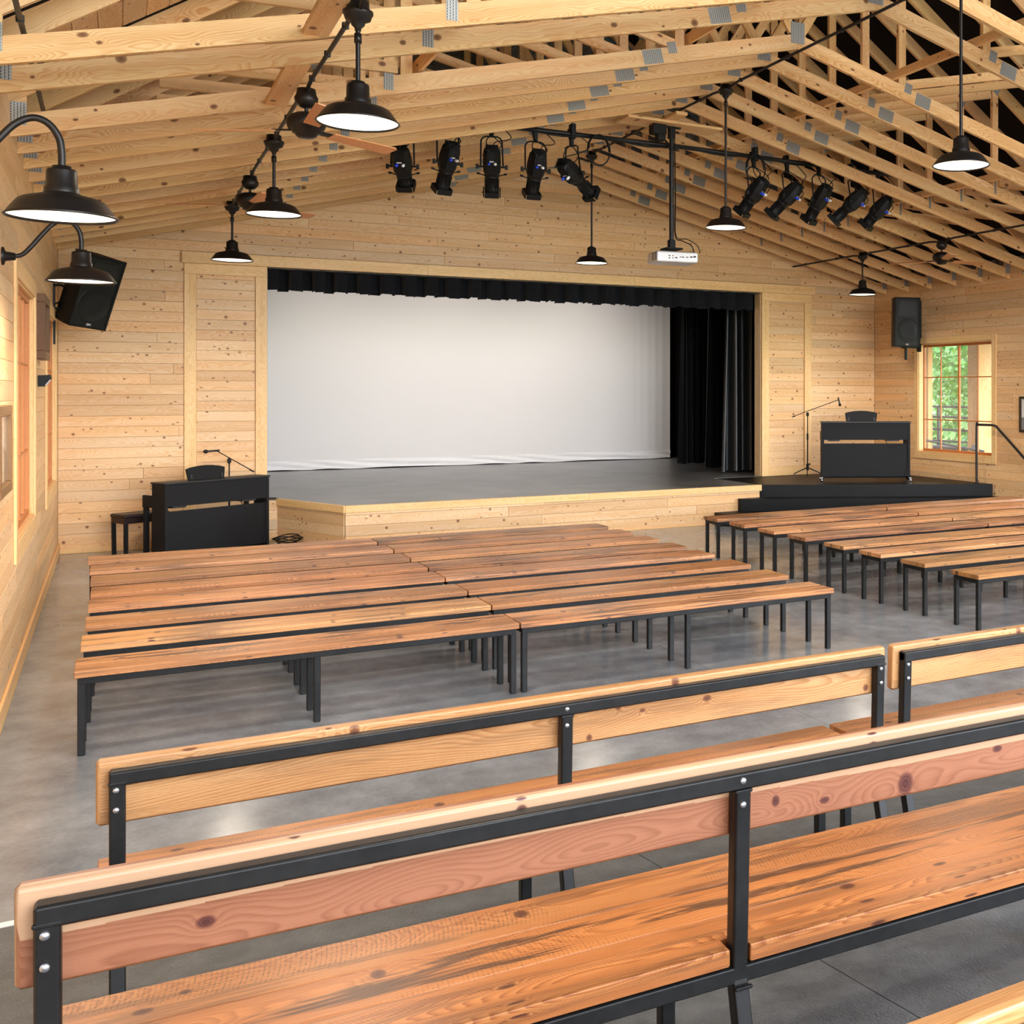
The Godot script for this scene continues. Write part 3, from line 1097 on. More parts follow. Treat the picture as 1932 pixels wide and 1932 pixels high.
	# the fixtures that light the backdrop, above and behind the valance
	for q in [[3.6, "left"], [6.0, "middle"], [8.4, "right"]]:
		o = thing("border_light", "black stage flood above the backdrop, out of sight behind the valance, %s" % q[1], "stage light", Vector3(q[0], 4.28, -2.4), 0.0, "backdrop floods")
		m = MB.new()
		lathe(m, Transform3D(Basis(Vector3(1, 0, 0), -0.9), Vector3.ZERO), [Vector2(0.15, -0.16), Vector2(0.15, -0.05), Vector2(0.07, 0.08), Vector2(0.0, 0.1)])
		part("housing", m, M.satin, o)
		m = MB.new()
		lathe(m, Transform3D(Basis(Vector3(1, 0, 0), -0.9), Vector3.ZERO), [Vector2(0.0, -0.14), Vector2(0.13, -0.14)])
		part("lamp_lens", m, M.glow, o)
		var l := SpotLight3D.new()
		l.name = numbered("flood_lamp")
		add_child(l)
		l.position = Vector3(q[0], 4.14, -2.56)
		l.look_at(Vector3(q[0] + 0.3, 1.6, -5.2))
		l.spot_angle = 62
		l.spot_angle_attenuation = 1.0
		l.spot_range = 20
		l.spot_attenuation = 2
		l.light_energy = FLOOD
		l.light_color = Color(1.0, 0.97, 0.94)
		l.light_size = 0.13
		l.shadow_enabled = true


const TU := TAU
const FLOOD := 5.0


func backdrop(m: MB, y0: float, y1: float, wob: float) -> void:
	var cols := []
	for k in 181:
		var u := k / 180.0
		var x := lerpf(1.7, 10.63, u)
		var rip := smoothstep(0.86, 1.0, u) * 0.007 + 0.0002
		cols.append(Vector2(x, -5.25 + 0.05 * u * 4.0 + rip * sin(x * 38.0) + 0.012 * sin(x * 1.1)))
	var rows := []
	var nrow := 7 if y1 - y0 < 1.0 else 12
	for j in nrow:
		var t := float(j) / (nrow - 1)
		var row := []
		for k in cols.size():
			var p: Vector2 = cols[k]
			var e := wob * sin(p.x * 5.0 + t * 9.0 + sin(p.x * 1.7) * 2.0) if wob > 0.02 else 0.0
			row.append(Vector3(p.x, lerpf(y0, y1, t) + e * (1.0 - t) * 0.35, p.y + e * (1.0 - absf(t * 2.0 - 1.0)) + (0.012 if wob > 0.02 else 0.0)))
		rows.append(row)
	sheet(m, rows)


# a smooth two-sided cloth from rows of points (bottom row first, left to right)
func sheet(m: MB, rows: Array, thick := 0.004) -> void:
	for side in [0, 1]:
		var ids := []
		for j in rows.size():
			var r := []
			for k in rows[j].size():
				var a: Vector3 = rows[j][mini(k + 1, rows[j].size() - 1)] - rows[j][maxi(k - 1, 0)]
				var b: Vector3 = rows[mini(j + 1, rows.size() - 1)][k] - rows[maxi(j - 1, 0)][k]
				var nn := a.cross(b).normalized()
				r.append(m.add(rows[j][k] - nn * thick * side, nn * (1.0 - 2.0 * side), Vector2(k * 0.05, j * 0.05)))
			ids.append(r)
		for j in rows.size() - 1:
			for k in rows[j].size() - 1:
				var q := [ids[j][k], ids[j][k + 1], ids[j + 1][k + 1], ids[j + 1][k]]
				if side == 0:
					m.face(q[0], q[1], q[2])
					m.face(q[0], q[2], q[3])
				else:
					m.face(q[0], q[2], q[1])
					m.face(q[0], q[3], q[2])


func drape(m: MB, pts: Array, y0: float, y1: float) -> void:
	var rows := []
	for j in 9:
		var t := j / 8.0
		var row := []
		for k in pts.size():
			var p: Vector2 = pts[k]
			var q: Vector2 = pts[0]
			row.append(Vector3(p.x + (0.10 * (t - 0.0) if k < 8 else 0.0) * (1.0 - k / 8.0), lerpf(y0 + 0.008 * sin(p.x * 20.0) * (1.0 - t), y1, t), lerpf(p.y * 1.0, p.y, t) + 0.012 * sin(p.x * 9.0 + t * 3.0)))
		rows.append(row)
	sheet(m, rows)


# sharp pleats: flat runs joined by returns; lower edge uneven
func hanging(m: MB, pts: Array, y0: float, y1: float, thick: float, uneven: float) -> void:
	for k in pts.size() - 1:
		var a: Vector2 = pts[k]
		var b: Vector2 = pts[k + 1]
		var ya := y0 + uneven * sin(k * 2.3) + (0.012 if k % 4 > 1 else 0.0)
		var yb := y0 + uneven * sin((k if k % 2 == 0 else k + 1) * 2.3 + 0.6) + (0.012 if k % 4 > 1 else 0.0)
		var seg := 5
		for s in seg:
			var t0 := float(s) / seg
			var t1 := float(s + 1) / seg
			var b0 := 0.010 * sin(t0 * PI) if k % 2 == 0 else 0.0
			var b1 := 0.010 * sin(t1 * PI) if k % 2 == 0 else 0.0
			var p := a.lerp(b, t0)
			var q := a.lerp(b, t1)
			m.quad(Vector3(p.x, lerpf(ya, yb, t0), p.y + b0), Vector3(q.x, lerpf(ya, yb, t1), q.y + b1), Vector3(q.x, y1, q.y), Vector3(p.x, y1, p.y))
			m.quad(Vector3(q.x, lerpf(ya, yb, t1), q.y + b1 - thick), Vector3(p.x, lerpf(ya, yb, t0), p.y + b0 - thick), Vector3(p.x, y1, p.y - thick), Vector3(q.x, y1, q.y - thick))
			m.quad(Vector3(p.x, lerpf(ya, yb, t0), p.y + b0 - thick), Vector3(q.x, lerpf(ya, yb, t1), q.y + b1 - thick), Vector3(q.x, lerpf(ya, yb, t1), q.y + b1), Vector3(p.x, lerpf(ya, yb, t0), p.y + b0))


# ---------------------------------------------------------------- benches
func old_wood(row := -1) -> Dictionary:
	return wd(row if row >= 0 else rng.randi() % 7, OLD_ROWS, OLD_LM, rng.randf() * 0.03, rng.randf() < 0.5)


func old_tint(k := 1.0) -> Color:
	k *= rng.randf_range(0.62, 0.92)
	return Color(k, k * rng.randf_range(0.94, 1.05), k * rng.randf_range(0.9, 1.15))


func low_bench(called: String, label: String, group: String, x: float, z: float, turn := 0.0) -> Node3D:
	# origin at the middle of its footprint
	var L := 2.48
	var D := 0.352
	var o := thing(called, label, "bench", Vector3(x, 0, z), turn, group)
	var base := old_tint()
	for i in 2:
		var m := MB.new()
		m.tint = base * rng.randf_range(0.93, 1.07)
		var w := D * 0.5
		cbox(m, at(Vector3(0, 0.446, -D * 0.5 + w * (i + 0.5))), Vector3(L, 0.038, w - 0.0008), 0.004, old_wood())
		part("seat_plank", m, M.old, o)
	for s in [-1, 1]:
		var m := MB.new()
		mbox(m, Vector3(-1.225, 0.389, s * 0.137 - 0.019), Vector3(1.225, 0.427, s * 0.137 + 0.019), 0.004)
		part("long_rail", m, M.steel, o)
	for px in [-1.206, 1.206]:
		var m := MB.new()
		mbox(m, Vector3(px - 0.019, 0.389, -0.12), Vector3(px + 0.019, 0.427, 0.12), 0.004)
		part("end_rail", m, M.steel, o)
	for px in [-1.206, 0.0, 1.206]:
		for s in [-1, 1]:
			var m := MB.new()
			mbox(m, Vector3(px - 0.019, 0.0, s * 0.137 - 0.019), Vector3(px + 0.019, 0.392, s * 0.137 + 0.019), 0.005)
			part("leg", m, M.steel, o)
	return o


func ramp_y(z: float) -> float:
	return maxf(0.0, (z - RAMP_Z) * RAMP)


# bench with a back; x0 its left end, zf the front edge of the seat, ys the top of the seat
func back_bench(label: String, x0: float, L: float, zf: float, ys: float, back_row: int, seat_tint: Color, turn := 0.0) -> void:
	var o := thing("backed_bench", label, "bench", Vector3(x0, ramp_y(zf + 0.25), zf + 0.25), turn, "benches with backs on the ramp")
	var yo := -o.position.y
	var P := func(x: float, y: float, z: float) -> Vector3: return Vector3(x, y + yo, z - zf - 0.25)
	var px := [0.048, L * 0.5, L - 0.048]
	var depth := 0.445
	var notch := 0.05
	for i in 3:
		var m := MB.new()
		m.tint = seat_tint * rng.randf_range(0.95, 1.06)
		var z0 := zf + i * 0.148
		var z1 := z0 + 0.1475 if i < 2 else zf + depth - notch
		var w := old_wood([0, 2, 4][i])
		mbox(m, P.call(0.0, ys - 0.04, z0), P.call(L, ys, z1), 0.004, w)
		if i == 2:
			for k in 2:
				var a: float = px[k] + 0.024
				var b: float = px[k + 1] - 0.024
				var w2 := w.duplicate()
				w2.uo = w.uo + a / OLD_LM
				mbox(m, P.call(a, ys - 0.04, z1 - 0.006), P.call(b, ys, zf + depth), 0.004, w2)
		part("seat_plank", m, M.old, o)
	var s := 0.019
	var zr := zf + depth - 0.017
	var zt := zr + 0.016
	var m := MB.new()
	mbox(m, P.call(0.03, ys - 0.08, zr - s), P.call(L - 0.03, ys - 0.042, zr + s), 0.005)
	part("rear_rail", m, M.steel, o)
	m = MB.new()
	mbox(m, P.call(0.03, ys - 0.08, zf + 0.05 - s), P.call(L - 0.03, ys - 0.042, zf + 0.05 + s), 0.005)
	part("front_rail", m, M.steel, o)
	m = MB.new()
	bar(m, P.call(0.029, ys + 0.364, zt), P.call(L - 0.029, ys + 0.364, zt), 0.038, 0.038, 0.006)
	part("top_rail", m, M.steel, o)
	for k in 3:
		m = MB.new()
		bar(m, P.call(px[k], ys - 0.062, zr), P.call(px[k], ys + (0.347 if k == 1 else 0.383), zt), 0.038, 0.038, 0.006, {}, Vector3(0, 0, 1))
		var post := part("back_post", m, M.steel, o)
		for yy in [0.336, 0.285]:
			m = MB.new()
			lathe(m, Transform3D(Basis(Vector3(1, 0, 0), PI * 0.5), P.call(px[k] - 0.003, ys + yy + (0.03 if k == 1 else 0.0), zt + s - 0.001)), [Vector2(0.0075, 0), Vector2(0.0075, 0.0025), Vector2(0.005, 0.0045), Vector2(0.0, 0.005)], 12)
			part("bolt_head", m, M.bolt, post)
		for e in ([0.352] if k != 1 else [0.343, -0.082]):
			m = MB.new()
			bar(m, P.call(px[k] - 0.021, ys + e, zt + s * 0.8), P.call(px[k] + 0.021, ys + e, zt + s * 0.8), 0.008, 0.010, 0.003)
			part("weld_bead", m, M.steel, post)
		m = MB.new()
		var yf := ramp_y(zf + 0.05)
		bar(m, P.call(px[k], yf, zf + 0.05), P.call(px[k], ys - 0.08, zf + 0.05), 0.038, 0.038, 0.005, {}, Vector3(0, 0, 1))
		part("leg", m, M.steel, o)
		m = MB.new()
		yf = ramp_y(zf + 0.5)
		bar(m, P.call(px[k], yf, zf + 0.515), P.call(px[k], ys - 0.07, zr), 0.038, 0.038, 0.005, {}, Vector3(0, 0, 1))
		part("leg", m, M.steel, o)
		m = MB.new()
		bar(m, P.call(px[k], ys - 0.061, zf + 0.05), P.call(px[k], ys - 0.061, zr), 0.034, 0.034, 0.004)
		part("cross_rail", m, M.steel, o)
	m = MB.new()
	m.tint = Color(0.60, 0.58, 0.60) if back_row == 7 else Color(0.68, 0.65, 0.68)
	var zb := zt - s - 0.019
	bar(m, P.call(0.0, ys + 0.32, zb - 0.002), P.call(L, ys + 0.32, zb - 0.002), 0.17, 0.038, 0.009, wd(back_row, OLD_ROWS, OLD_LM, 0.01), Vector3(0, 1, 0.04).normalized())
	part("back_board", m, M.old, o)


func build_benches() -> void:
	var zf := [4.30, 4.92, 5.54, 6.15, 6.73, 7.41, 8.05, 8.73]
	var xo := [-0.03, -0.005, 0.01, 0.02, 0.015, 0.01, 0.0, -0.015]
	for i in 8:
		for h in 2:
			low_bench("plank_bench", "backless plank bench on steel legs, left block, %s row from the stage, %s bench" % [ORD[i], ["wall side", "aisle side"][h]], "backless benches, left block", 0.41 + 1.243 + 2.488 * h + xo[i], zf[i] - 0.176)
	zf = [4.31, 4.955, 5.60, 6.22, 6.91, 7.51, 8.15, 8.845]
	for i in 8:
		for h in 2:
			low_bench("plank_bench", "backless plank bench on steel legs, right block, %s row from the stage, %s bench" % [ORD[i], ["aisle side", "far side"][h]], "backless benches, right block", 6.72 + 1.24 + 2.496 * h, zf[i] - 0.176)
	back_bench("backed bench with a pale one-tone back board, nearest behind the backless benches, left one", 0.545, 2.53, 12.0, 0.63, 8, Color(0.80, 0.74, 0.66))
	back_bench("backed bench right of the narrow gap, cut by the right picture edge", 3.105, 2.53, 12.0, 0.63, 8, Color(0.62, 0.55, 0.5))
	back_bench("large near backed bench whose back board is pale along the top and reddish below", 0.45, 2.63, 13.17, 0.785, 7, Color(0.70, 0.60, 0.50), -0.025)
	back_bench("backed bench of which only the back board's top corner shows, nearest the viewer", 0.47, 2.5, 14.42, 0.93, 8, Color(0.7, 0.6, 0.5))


# ---------------------------------------------------------------- lamps and fans
const LAMP := 6.5


func lamp_head(o: Node3D, y: float, r: float, reach: float) -> void:
	# rim at height y of the thing's own frame, centre on its axis
	var m := MB.new()
	lathe(m, at(Vector3(0, y, 0)), [Vector2(r, -0.004), Vector2(r + 0.004, 0.0), Vector2(r * 0.98, r * 0.04), Vector2(r * 0.89, r * 0.17), Vector2(r * 0.81, r * 0.28), Vector2(r * 0.77, r * 0.325), Vector2(r * 0.70, r * 0.365), Vector2(r * 0.55, r * 0.41), Vector2(r * 0.38, r * 0.455), Vector2(r * 0.31, r * 0.49)], 40)
	lathe(m, at(Vector3(0, y, 0)), [Vector2(r - 0.001, -0.004), Vector2(r * 0.97, r * 0.04), Vector2(r * 0.88, r * 0.16), Vector2(r * 0.79, r * 0.27), Vector2(r * 0.5, r * 0.38), Vector2(0.0, r * 0.4)], 40, true)
	part("shade", m, M.bronze, o)
	m = MB.new()
	lathe(m, at(Vector3(0, y, 0)), [Vector2(r * 0.32, r * 0.47), Vector2(r * 0.315, r * 0.60), Vector2(r * 0.285, r * 0.63), Vector2(r * 0.275, r * 0.93), Vector2(r * 0.26, r * 0.97), Vector2(r * 0.17, r * 0.98), Vector2(r * 0.17, r * 1.04), Vector2(0.0, r * 1.045)], 28)
	part("socket", m, M.bronze, o)
	m = MB.new()
	lathe(m, at(Vector3(0, y, 0)), [Vector2(0.0, 0.0), Vector2(r * 0.6, 0.001), Vector2(r * 0.965, 0.006)], 40)
	part("lamp_glow", m, M.glow, o, "glowing white underside")
	var l := SpotLight3D.new()
	l.name = numbered("lamp_light")
	add_child(l)
	l.position = o.transform * Vector3(0, y - 0.02, 0)
	l.rotation.x = -PI * 0.5
	l.spot_angle = 84
	l.spot_angle_attenuation = 0.9
	l.spot_range = reach
	l.spot_attenuation = 2
	l.light_energy = LAMP * (1.0 if r > 0.2 else 0.38)
	l.light_color = Color(1.0, 0.94, 0.86)
	l.light_size = 0.16
	l.shadow_enabled = true


func ceiling_cup(o: Node3D, y: float) -> void:  # hangs below the conduit
	var m := MB.new()
	lathe(m, at(Vector3(0, y, 0)), [Vector2(0.0, -0.105), Vector2(0.016, -0.105), Vector2(0.018, -0.09), Vector2(0.034, -0.075), Vector2(0.04, -0.055), Vector2(0.066, -0.045), Vector2(0.074, -0.02), Vector2(0.079, -0.015), Vector2(0.079, 0.0), Vector2(0.06, 0.004), Vector2(0.058, 0.05), Vector2(0.0, 0.052)], 28)
	part("canopy", m, M.bronze, o)


func pendant(label: String, x: float, ytop: float, z: float, yrim: float, group: String) -> void:
	var o := thing("pendant_lamp", label, "lamp", Vector3(x, yrim, z), 0.0, group)
	ceiling_cup(o, ytop - yrim)
	var m := MB.new()
	tube(m, [Vector3(0, 0.2, 0), Vector3(0, ytop - yrim - 0.09, 0)], 0.0125, 12)
	lathe(m, at(Vector3(0, ytop - yrim - 0.17, 0)), [Vector2(0.0, 0), Vector2(0.02, 0), Vector2(0.02, 0.05), Vector2(0.0, 0.05)], 8)
	part("rod", m, M.bronze, o)
	lamp_head(o, 0.0, 0.213, 30.0)


func conduit(label: String, pts: Array, tie: float) -> void:
	var o := thing("electrical_conduit", label, "conduit", pts[0], 0.0, "black ceiling conduits")
	var loc := []
	for p in pts:
		loc.append(p - pts[0])
	var m := MB.new()
	tube(m, loc, 0.014, 10)
	part("pipe", m, M.conduit, o)
	var z := 0.4
	while z < absf(loc[-1].z):
		m = MB.new()
		mbox(m, Vector3(-0.019, -0.018, z - 0.012), Vector3(0.019, 0.02, z + 0.012), 0.004)
		part("strap", m, M.conduit, o)
		z += tie


func fan(label: String, x: float, y: float, z: float, a0: float) -> void:
	var o := thing("ceiling_fan", label, "fan", Vector3(x, y, z), 0.0, "bronze ceiling fans")
	var m := MB.new()
	lathe(m, at(Vector3(0, -0.01, 0)), [Vector2(0.0, -0.1), Vector2(0.04, -0.095), Vector2(0.072, -0.06), Vector2(0.078, -0.03), Vector2(0.066, -0.01), Vector2(0.06, 0.03), Vector2(0.0, 0.035)], 28)
	part("canopy", m, M.bronze, o)
	m = MB.new()
	tube(m, [Vector3(0, -0.15, 0), Vector3(0, -0.1, 0)], 0.0125, 12)
	part("rod", m, M.bronze, o)
	m = MB.new()
	lathe(m, at(Vector3(0, -0.315, 0)), [Vector2(0.0, 0.0), Vector2(0.05, 0.003), Vector2(0.068, 0.015), Vector2(0.072, 0.03), Vector2(0.09, 0.034), Vector2(0.098, 0.055), Vector2(0.115, 0.06), Vector2(0.127, 0.09), Vector2(0.128, 0.115), Vector2(0.115, 0.145), Vector2(0.07, 0.168), Vector2(0.02, 0.178), Vector2(0.0, 0.178)], 36)
	part("motor_housing", m, M.bronze, o)
	for k in 3:
		var B := Basis(Vector3.UP, a0 + TAU * k / 3.0) * Basis(Vector3(1, 0, 0), -0.2)
		m = MB.new()
		m.tint = Color(0.80, 0.52, 0.40)
		slab(m, Transform3D(B * Basis(Vector3(1, 0, 0), -PI * 0.5), Vector3(0, -0.262, 0)), [Vector2(0.2, -0.05), Vector2(0.74, -0.066), Vector2(0.76, -0.05), Vector2(0.76, 0.05), Vector2(0.74, 0.066), Vector2(0.2, 0.05)], -0.004, 0.004, 0.0, wd(6, PINE_ROWS, PINE_LM))
		var b := part("blade", m, M.blade, o)
		m = MB.new()
		cbox(m, Transform3D(B, Vector3(0, -0.262, 0) + B * Vector3(0.165, 0.004, 0)), Vector3(0.13, 0.012, 0.05), 0.004)
		part("blade_iron", m, M.bronze, b)


func build_lamps() -> void:
	var lz := [2.05, 5.78, 9.53]
	for i in 3:
		pendant("bronze barn pendant lamp in the left row, %s" % ["nearest the stage", "middle one", "nearest the viewer"][i], 1.72, 4.03, [2.23, 5.93, 9.53][i], 3.43, "pendant lamps in the left row")
	for i in 3:
		pendant("bronze pendant lamp on a long rod, centre row, %s" % ["in front of the stage header", "left of the right spotlights", "at the upper right corner"][i], RIDGE, [5.12, 5.12, 5.12][i], [1.93, 5.66, 9.35][i], 3.68, "pendant lamps in the centre row")
	for i in 2:
		pendant("bronze barn pendant lamp in the right row, %s" % ["hanging above the corner steps", "cut by the right picture edge"][i], 10.45, 4.03, lz[i], 3.44, "pendant lamps in the right row")
	# the rows go on towards the rear of the hall
	pendant("bronze barn pendant lamp in the left row behind the viewer", 1.72, 4.03, 13.2, 3.43, "pendant lamps in the left row")
	pendant("bronze barn pendant lamp in the centre row behind the viewer", RIDGE, 5.12, 13.0, 3.68, "pendant lamps in the centre row")
	pendant("bronze barn pendant lamp in the right row opposite the benches", 10.45, 4.03, 9.4, 3.44, "pendant lamps in the right row")
	pendant("bronze barn pendant lamp in the right row behind the viewer", 10.45, 4.03, 13.1, 3.44, "pendant lamps in the right row")
	fan("bronze ceiling fan with wooden blades in the left row, nearer the viewer", 1.723, 4.03, 7.667, 0.02 - YAW + PI)
	fan("bronze ceiling fan with wooden blades in the left row, nearer the stage", 1.719, 4.03, 4.11, 0.1 - YAW + PI)
	fan("bronze ceiling fan with wooden blades in the right row", 10.45, 4.03, 3.91, 0.55 - YAW)
	var seg := func(x: float, y: float, stops: Array, z0: float, z1: float) -> Array:
		var pts := [Vector3(x, y, z0)]
		for s in stops:
			pts.append_array([Vector3(x, y, s - 0.26), Vector3(x, y - 0.012, s - 0.14), Vector3(x, y - 0.03, s - 0.07), Vector3(x, y - 0.03, s + 0.07), Vector3(x, y - 0.012, s + 0.14), Vector3(x, y, s + 0.26)])
		pts.append(Vector3(x, y, z1))
		return pts
	conduit("black conduit linking the left lamps and fans", seg.call(1.72, 4.058, [2.23, 4.11, 5.93, 7.667, 9.53], 2.05, 10.6), 0.61)
	conduit("black conduit along the ridge linking the centre lamps", seg.call(RIDGE, 5.145, [5.66, 9.35], 1.98, 10.4), 0.9)
	conduit("black conduit linking the right lamps and fan", seg.call(10.45, 4.058, [2.05, 3.91, 5.78], 0.06, 10.4), 0.9)
	conduit("thin black conduit on the roof chords along the left wall", [Vector3(0.175, 3.87, 0.1), Vector3(0.175, 3.87, 11.5)], 1.22)
	# gooseneck lamps on the left wall
	for q in [[10.67, "nearer the viewer, arching in from the left picture edge"], [7.70, "nearer the stage, below the first"]]:
		var o := thing("gooseneck_lamp", "bronze gooseneck wall lamp, %s" % q[1], "lamp", Vector3(0.41, 2.665, q[0]), 0.0, "gooseneck wall lamps")
		var m := MB.new()
		var pts := curve([Vector3(-0.395, 0.135, 0), Vector3(-0.33, 0.14, 0), Vector3(-0.285, 0.17, 0), Vector3(-0.2, 0.285, 0), Vector3(-0.15, 0.345, 0), Vector3(-0.095, 0.375, 0), Vector3(-0.045, 0.36, 0), Vector3(-0.01, 0.31, 0), Vector3(0, 0.25, 0), Vector3(0, 0.18, 0)], 5)
		tube(m, pts, 0.0135, 14)
		part("gooseneck_arm", m, M.bronze, o)
		m = MB.new()
		lathe(m, Transform3D(Basis(Vector3(0, 0, 1), -PI * 0.5), Vector3(-0.41, 0.135, 0)), [Vector2(0.055, 0.0), Vector2(0.055, 0.012), Vector2(0.03, 0.02), Vector2(0.022, 0.07), Vector2(0.0, 0.072)], 24)
		part("wall_plate", m, M.bronze, o)
		lamp_head(o, 0.0, 0.19, 20.0)


# ---------------------------------------------------------------- stage lighting
func spotlight(label: String, a: Vector3, b: Vector3, yoke_y: float) -> void:
	# a: lamp-cap end, b: lens end
	var o := thing("stage_spotlight", label, "stage light", (a + b) * 0.5, 0.0, "black stage spotlights on the ceiling pipe")
	var c := (a + b) * 0.5
	var dir := (b - a).normalized()
	var side := dir.cross(Vector3.UP).normalized()
	var top := side.cross(dir).normalized()
	var L := a.distance_to(b)
	# local frame: y along the beam, x sideways, z the face away from the ceiling
	var T := Transform3D(Basis(side, dir, side.cross(dir)), Vector3.ZERO)
	var y0 := -L * 0.5
	var m := MB.new()
	# lamp housing: a six-sided shell that swells and narrows
	var prof := [[0.0, 0.072, 0.055], [0.03, 0.085, 0.075], [0.14, 0.092, 0.092], [0.24, 0.088, 0.088], [0.285, 0.07, 0.07]]
	ring_shell(m, T, prof, y0, [Vector2(-1, -0.35), Vector2(-0.6, -1), Vector2(0.6, -1), Vector2(1, -0.35), Vector2(1, 0.55), Vector2(0.65, 1), Vector2(-0.65, 1), Vector2(-1, 0.55)])
	part("lamp_housing", m, M.satin, o)
	m = MB.new()
	lathe(m, T * at(Vector3(0, y0 + 0.275, 0)), [Vector2(0.066, 0), Vector2(0.078, 0.012), Vector2(0.078, 0.03), Vector2(0.066, 0.034), Vector2(0.062, L - 0.38), Vector2(0.07, L - 0.365), Vector2(0.07, L - 0.31), Vector2(0.06, L - 0.30), Vector2(0.0, L - 0.30)], 22)
	part("lens_tube", m, M.satin, o)
	m = MB.new()
	for k in 12:
		var an := TAU * k / 12.0
		cbox(m, T * Transform3D(Basis(Vector3.UP, an), Vector3(cos(an) * 0.068, L * 0.5 - 0.135, -sin(an) * 0.068)), Vector3(0.014, 0.12, 0.006), 0.001)
	for an in [0.0, PI * 0.5, PI, PI * 1.5]:
		cbox(m, T * Transform3D(Basis(Vector3.UP, an), Vector3(cos(an) * 0.085, L * 0.5 - 0.03, -sin(an) * 0.085)), Vector3(0.012, 0.06, 0.15), 0.003)
	part("lens_fins", m, M.satin, o)
	m = MB.new()
	lathe(m, T * at(Vector3(0, L * 0.5 - 0.03, 0)), [Vector2(0.075, 0.0), Vector2(0.06, 0.012), Vector2(0.0, 0.015)], 22)
	part("lens", m, M.chrome, o)
	# pleated rear cap with its two plugs
	m = MB.new()
	for k in 5:
		cbox(m, T * at(Vector3(0, y0 - 0.012, -0.05 + k * 0.024)), Vector3(0.13, 0.03, 0.008), 0.002)
	part("lamp_cap", m, M.satin, o)
	for q in [[-0.03, M.blue, "blue plug"], [0.035, M.white_plastic, "white plug"]]:
		m = MB.new()
		lathe(m, T * Transform3D(Basis(Vector3(1, 0, 0), -PI * 0.6), Vector3(q[0], y0 + 0.13, -0.088)), [Vector2(0.014, 0.0), Vector2(0.016, 0.03), Vector2(0.011, 0.05), Vector2(0.0, 0.05)], 12)
		part("plug", m, q[1], o, q[2])
	m = MB.new()
	cbox(m, T * at(Vector3(-0.005, y0 + 0.105, -0.091)), Vector3(0.05, 0.012, 0.004), 0.001)
	part("rating_label", m, M.paper, o)
	# shutter handles
	for s in [-1, 1]:
		m = MB.new()
		tube(m, [T * Vector3(s * 0.07, y0 + 0.30, 0), T * Vector3(s * 0.13, y0 + 0.285, 0.01)], 0.006, 8)
		tube(m, [T * Vector3(s * 0.125, y0 + 0.286, 0.01), T * Vector3(s * 0.155, y0 + 0.28, 0.012)], 0.011, 8)
		part("shutter_handle", m, M.rubber, o)
	# yoke: two straps from the side knobs to the pipe clamp
	var knob := T * Vector3(0, y0 + 0.2, 0)
	var hang := Vector3(knob.x, yoke_y - 0.14 - c.y, 4.3 - c.z)
	var sx := Vector3(side.x, 0, side.z).normalized() * (1.0 if side.x > 0 else -1.0)
	m = MB.new()
	for s in [-1, 1]:
		var kb: Vector3 = knob + sx * 0.115 * s
		tube(m, [kb, Vector3(kb.x, hang.y - 0.05, lerpf(kb.z, hang.z, 0.7)), hang + sx * 0.09 * s + Vector3(0, -0.015, 0), hang + sx * 0.06 * s, hang], 0.009, 8)
	part("yoke", m, M.satin, o)
	for s in [-1, 1]:
		m = MB.new()
		var kb: Vector3 = knob + sx * 0.12 * s
		cbox(m, at(kb + sx * 0.03 * s), Vector3(0.03, 0.05, 0.02), 0.005)
		tube(m, [knob + sx * 0.085 * s, kb + sx * 0.02 * s], 0.01, 8)
		part("lock_knob", m, M.rubber, o)
	m = MB.new()
	cbox(m, at(hang + Vector3(0, 0.06, 0.0)), Vector3(0.04, 0.13, 0.05), 0.006)
	cbox(m, at(hang + Vector3(0.0, 0.155, -0.03)), Vector3(0.05, 0.09, 0.09), 0.01)
	part("pipe_clamp", m, M.satin, o)
	# feed cables looping up to the pipe
	for k in 3:
		var e := Vector3(hang.x + 0.07 * (k - 1) + 0.03, yoke_y - c.y - 0.02, hang.z)
		var st: Vector3 = T * Vector3([-0.03, 0.035, 0.0][k], y0 + [0.10, 0.10, 0.0][k], [-0.115, -0.115, -0.02][k])
		m = MB.new()
		tube(m, curve([st, st + Vector3(0.02 * (k - 1), 0.07, 0.06), st.lerp(e, 0.55) + Vector3([0.12, -0.11, 0.09][k], -0.04, 0.07), e + Vector3([0.02, -0.05, 0.1][k], -0.1, 0.03), e], 5), 0.0055, 6)
		part("cable", m, M.rubber, o)


func ring_shell(m: MB, T: Transform3D, prof: Array, y0: float, outline: Array) -> void:
	var n := outline.size()
	for i in prof.size() - 1:
		for k in n:
			var a: Vector2 = outline[k]
			var b: Vector2 = outline[(k + 1) % n]
			var p: Array = prof[i]
			var q: Array = prof[i + 1]
			m.quad(T * Vector3(a.x * p[1], y0 + p[0], a.y * p[2]), T * Vector3(a.x * q[1], y0 + q[0], a.y * q[2]), T * Vector3(b.x * q[1], y0 + q[0], b.y * q[2]), T * Vector3(b.x * p[1], y0 + p[0], b.y * p[2]))
	for k in range(1, n - 1):
		var p: Array = prof[0]
		m.tri(T * Vector3(outline[0].x * p[1], y0, outline[0].y * p[2]), T * Vector3(outline[k].x * p[1], y0, outline[k].y * p[2]), T * Vector3(outline[k + 1].x * p[1], y0, outline[k + 1].y * p[2]))


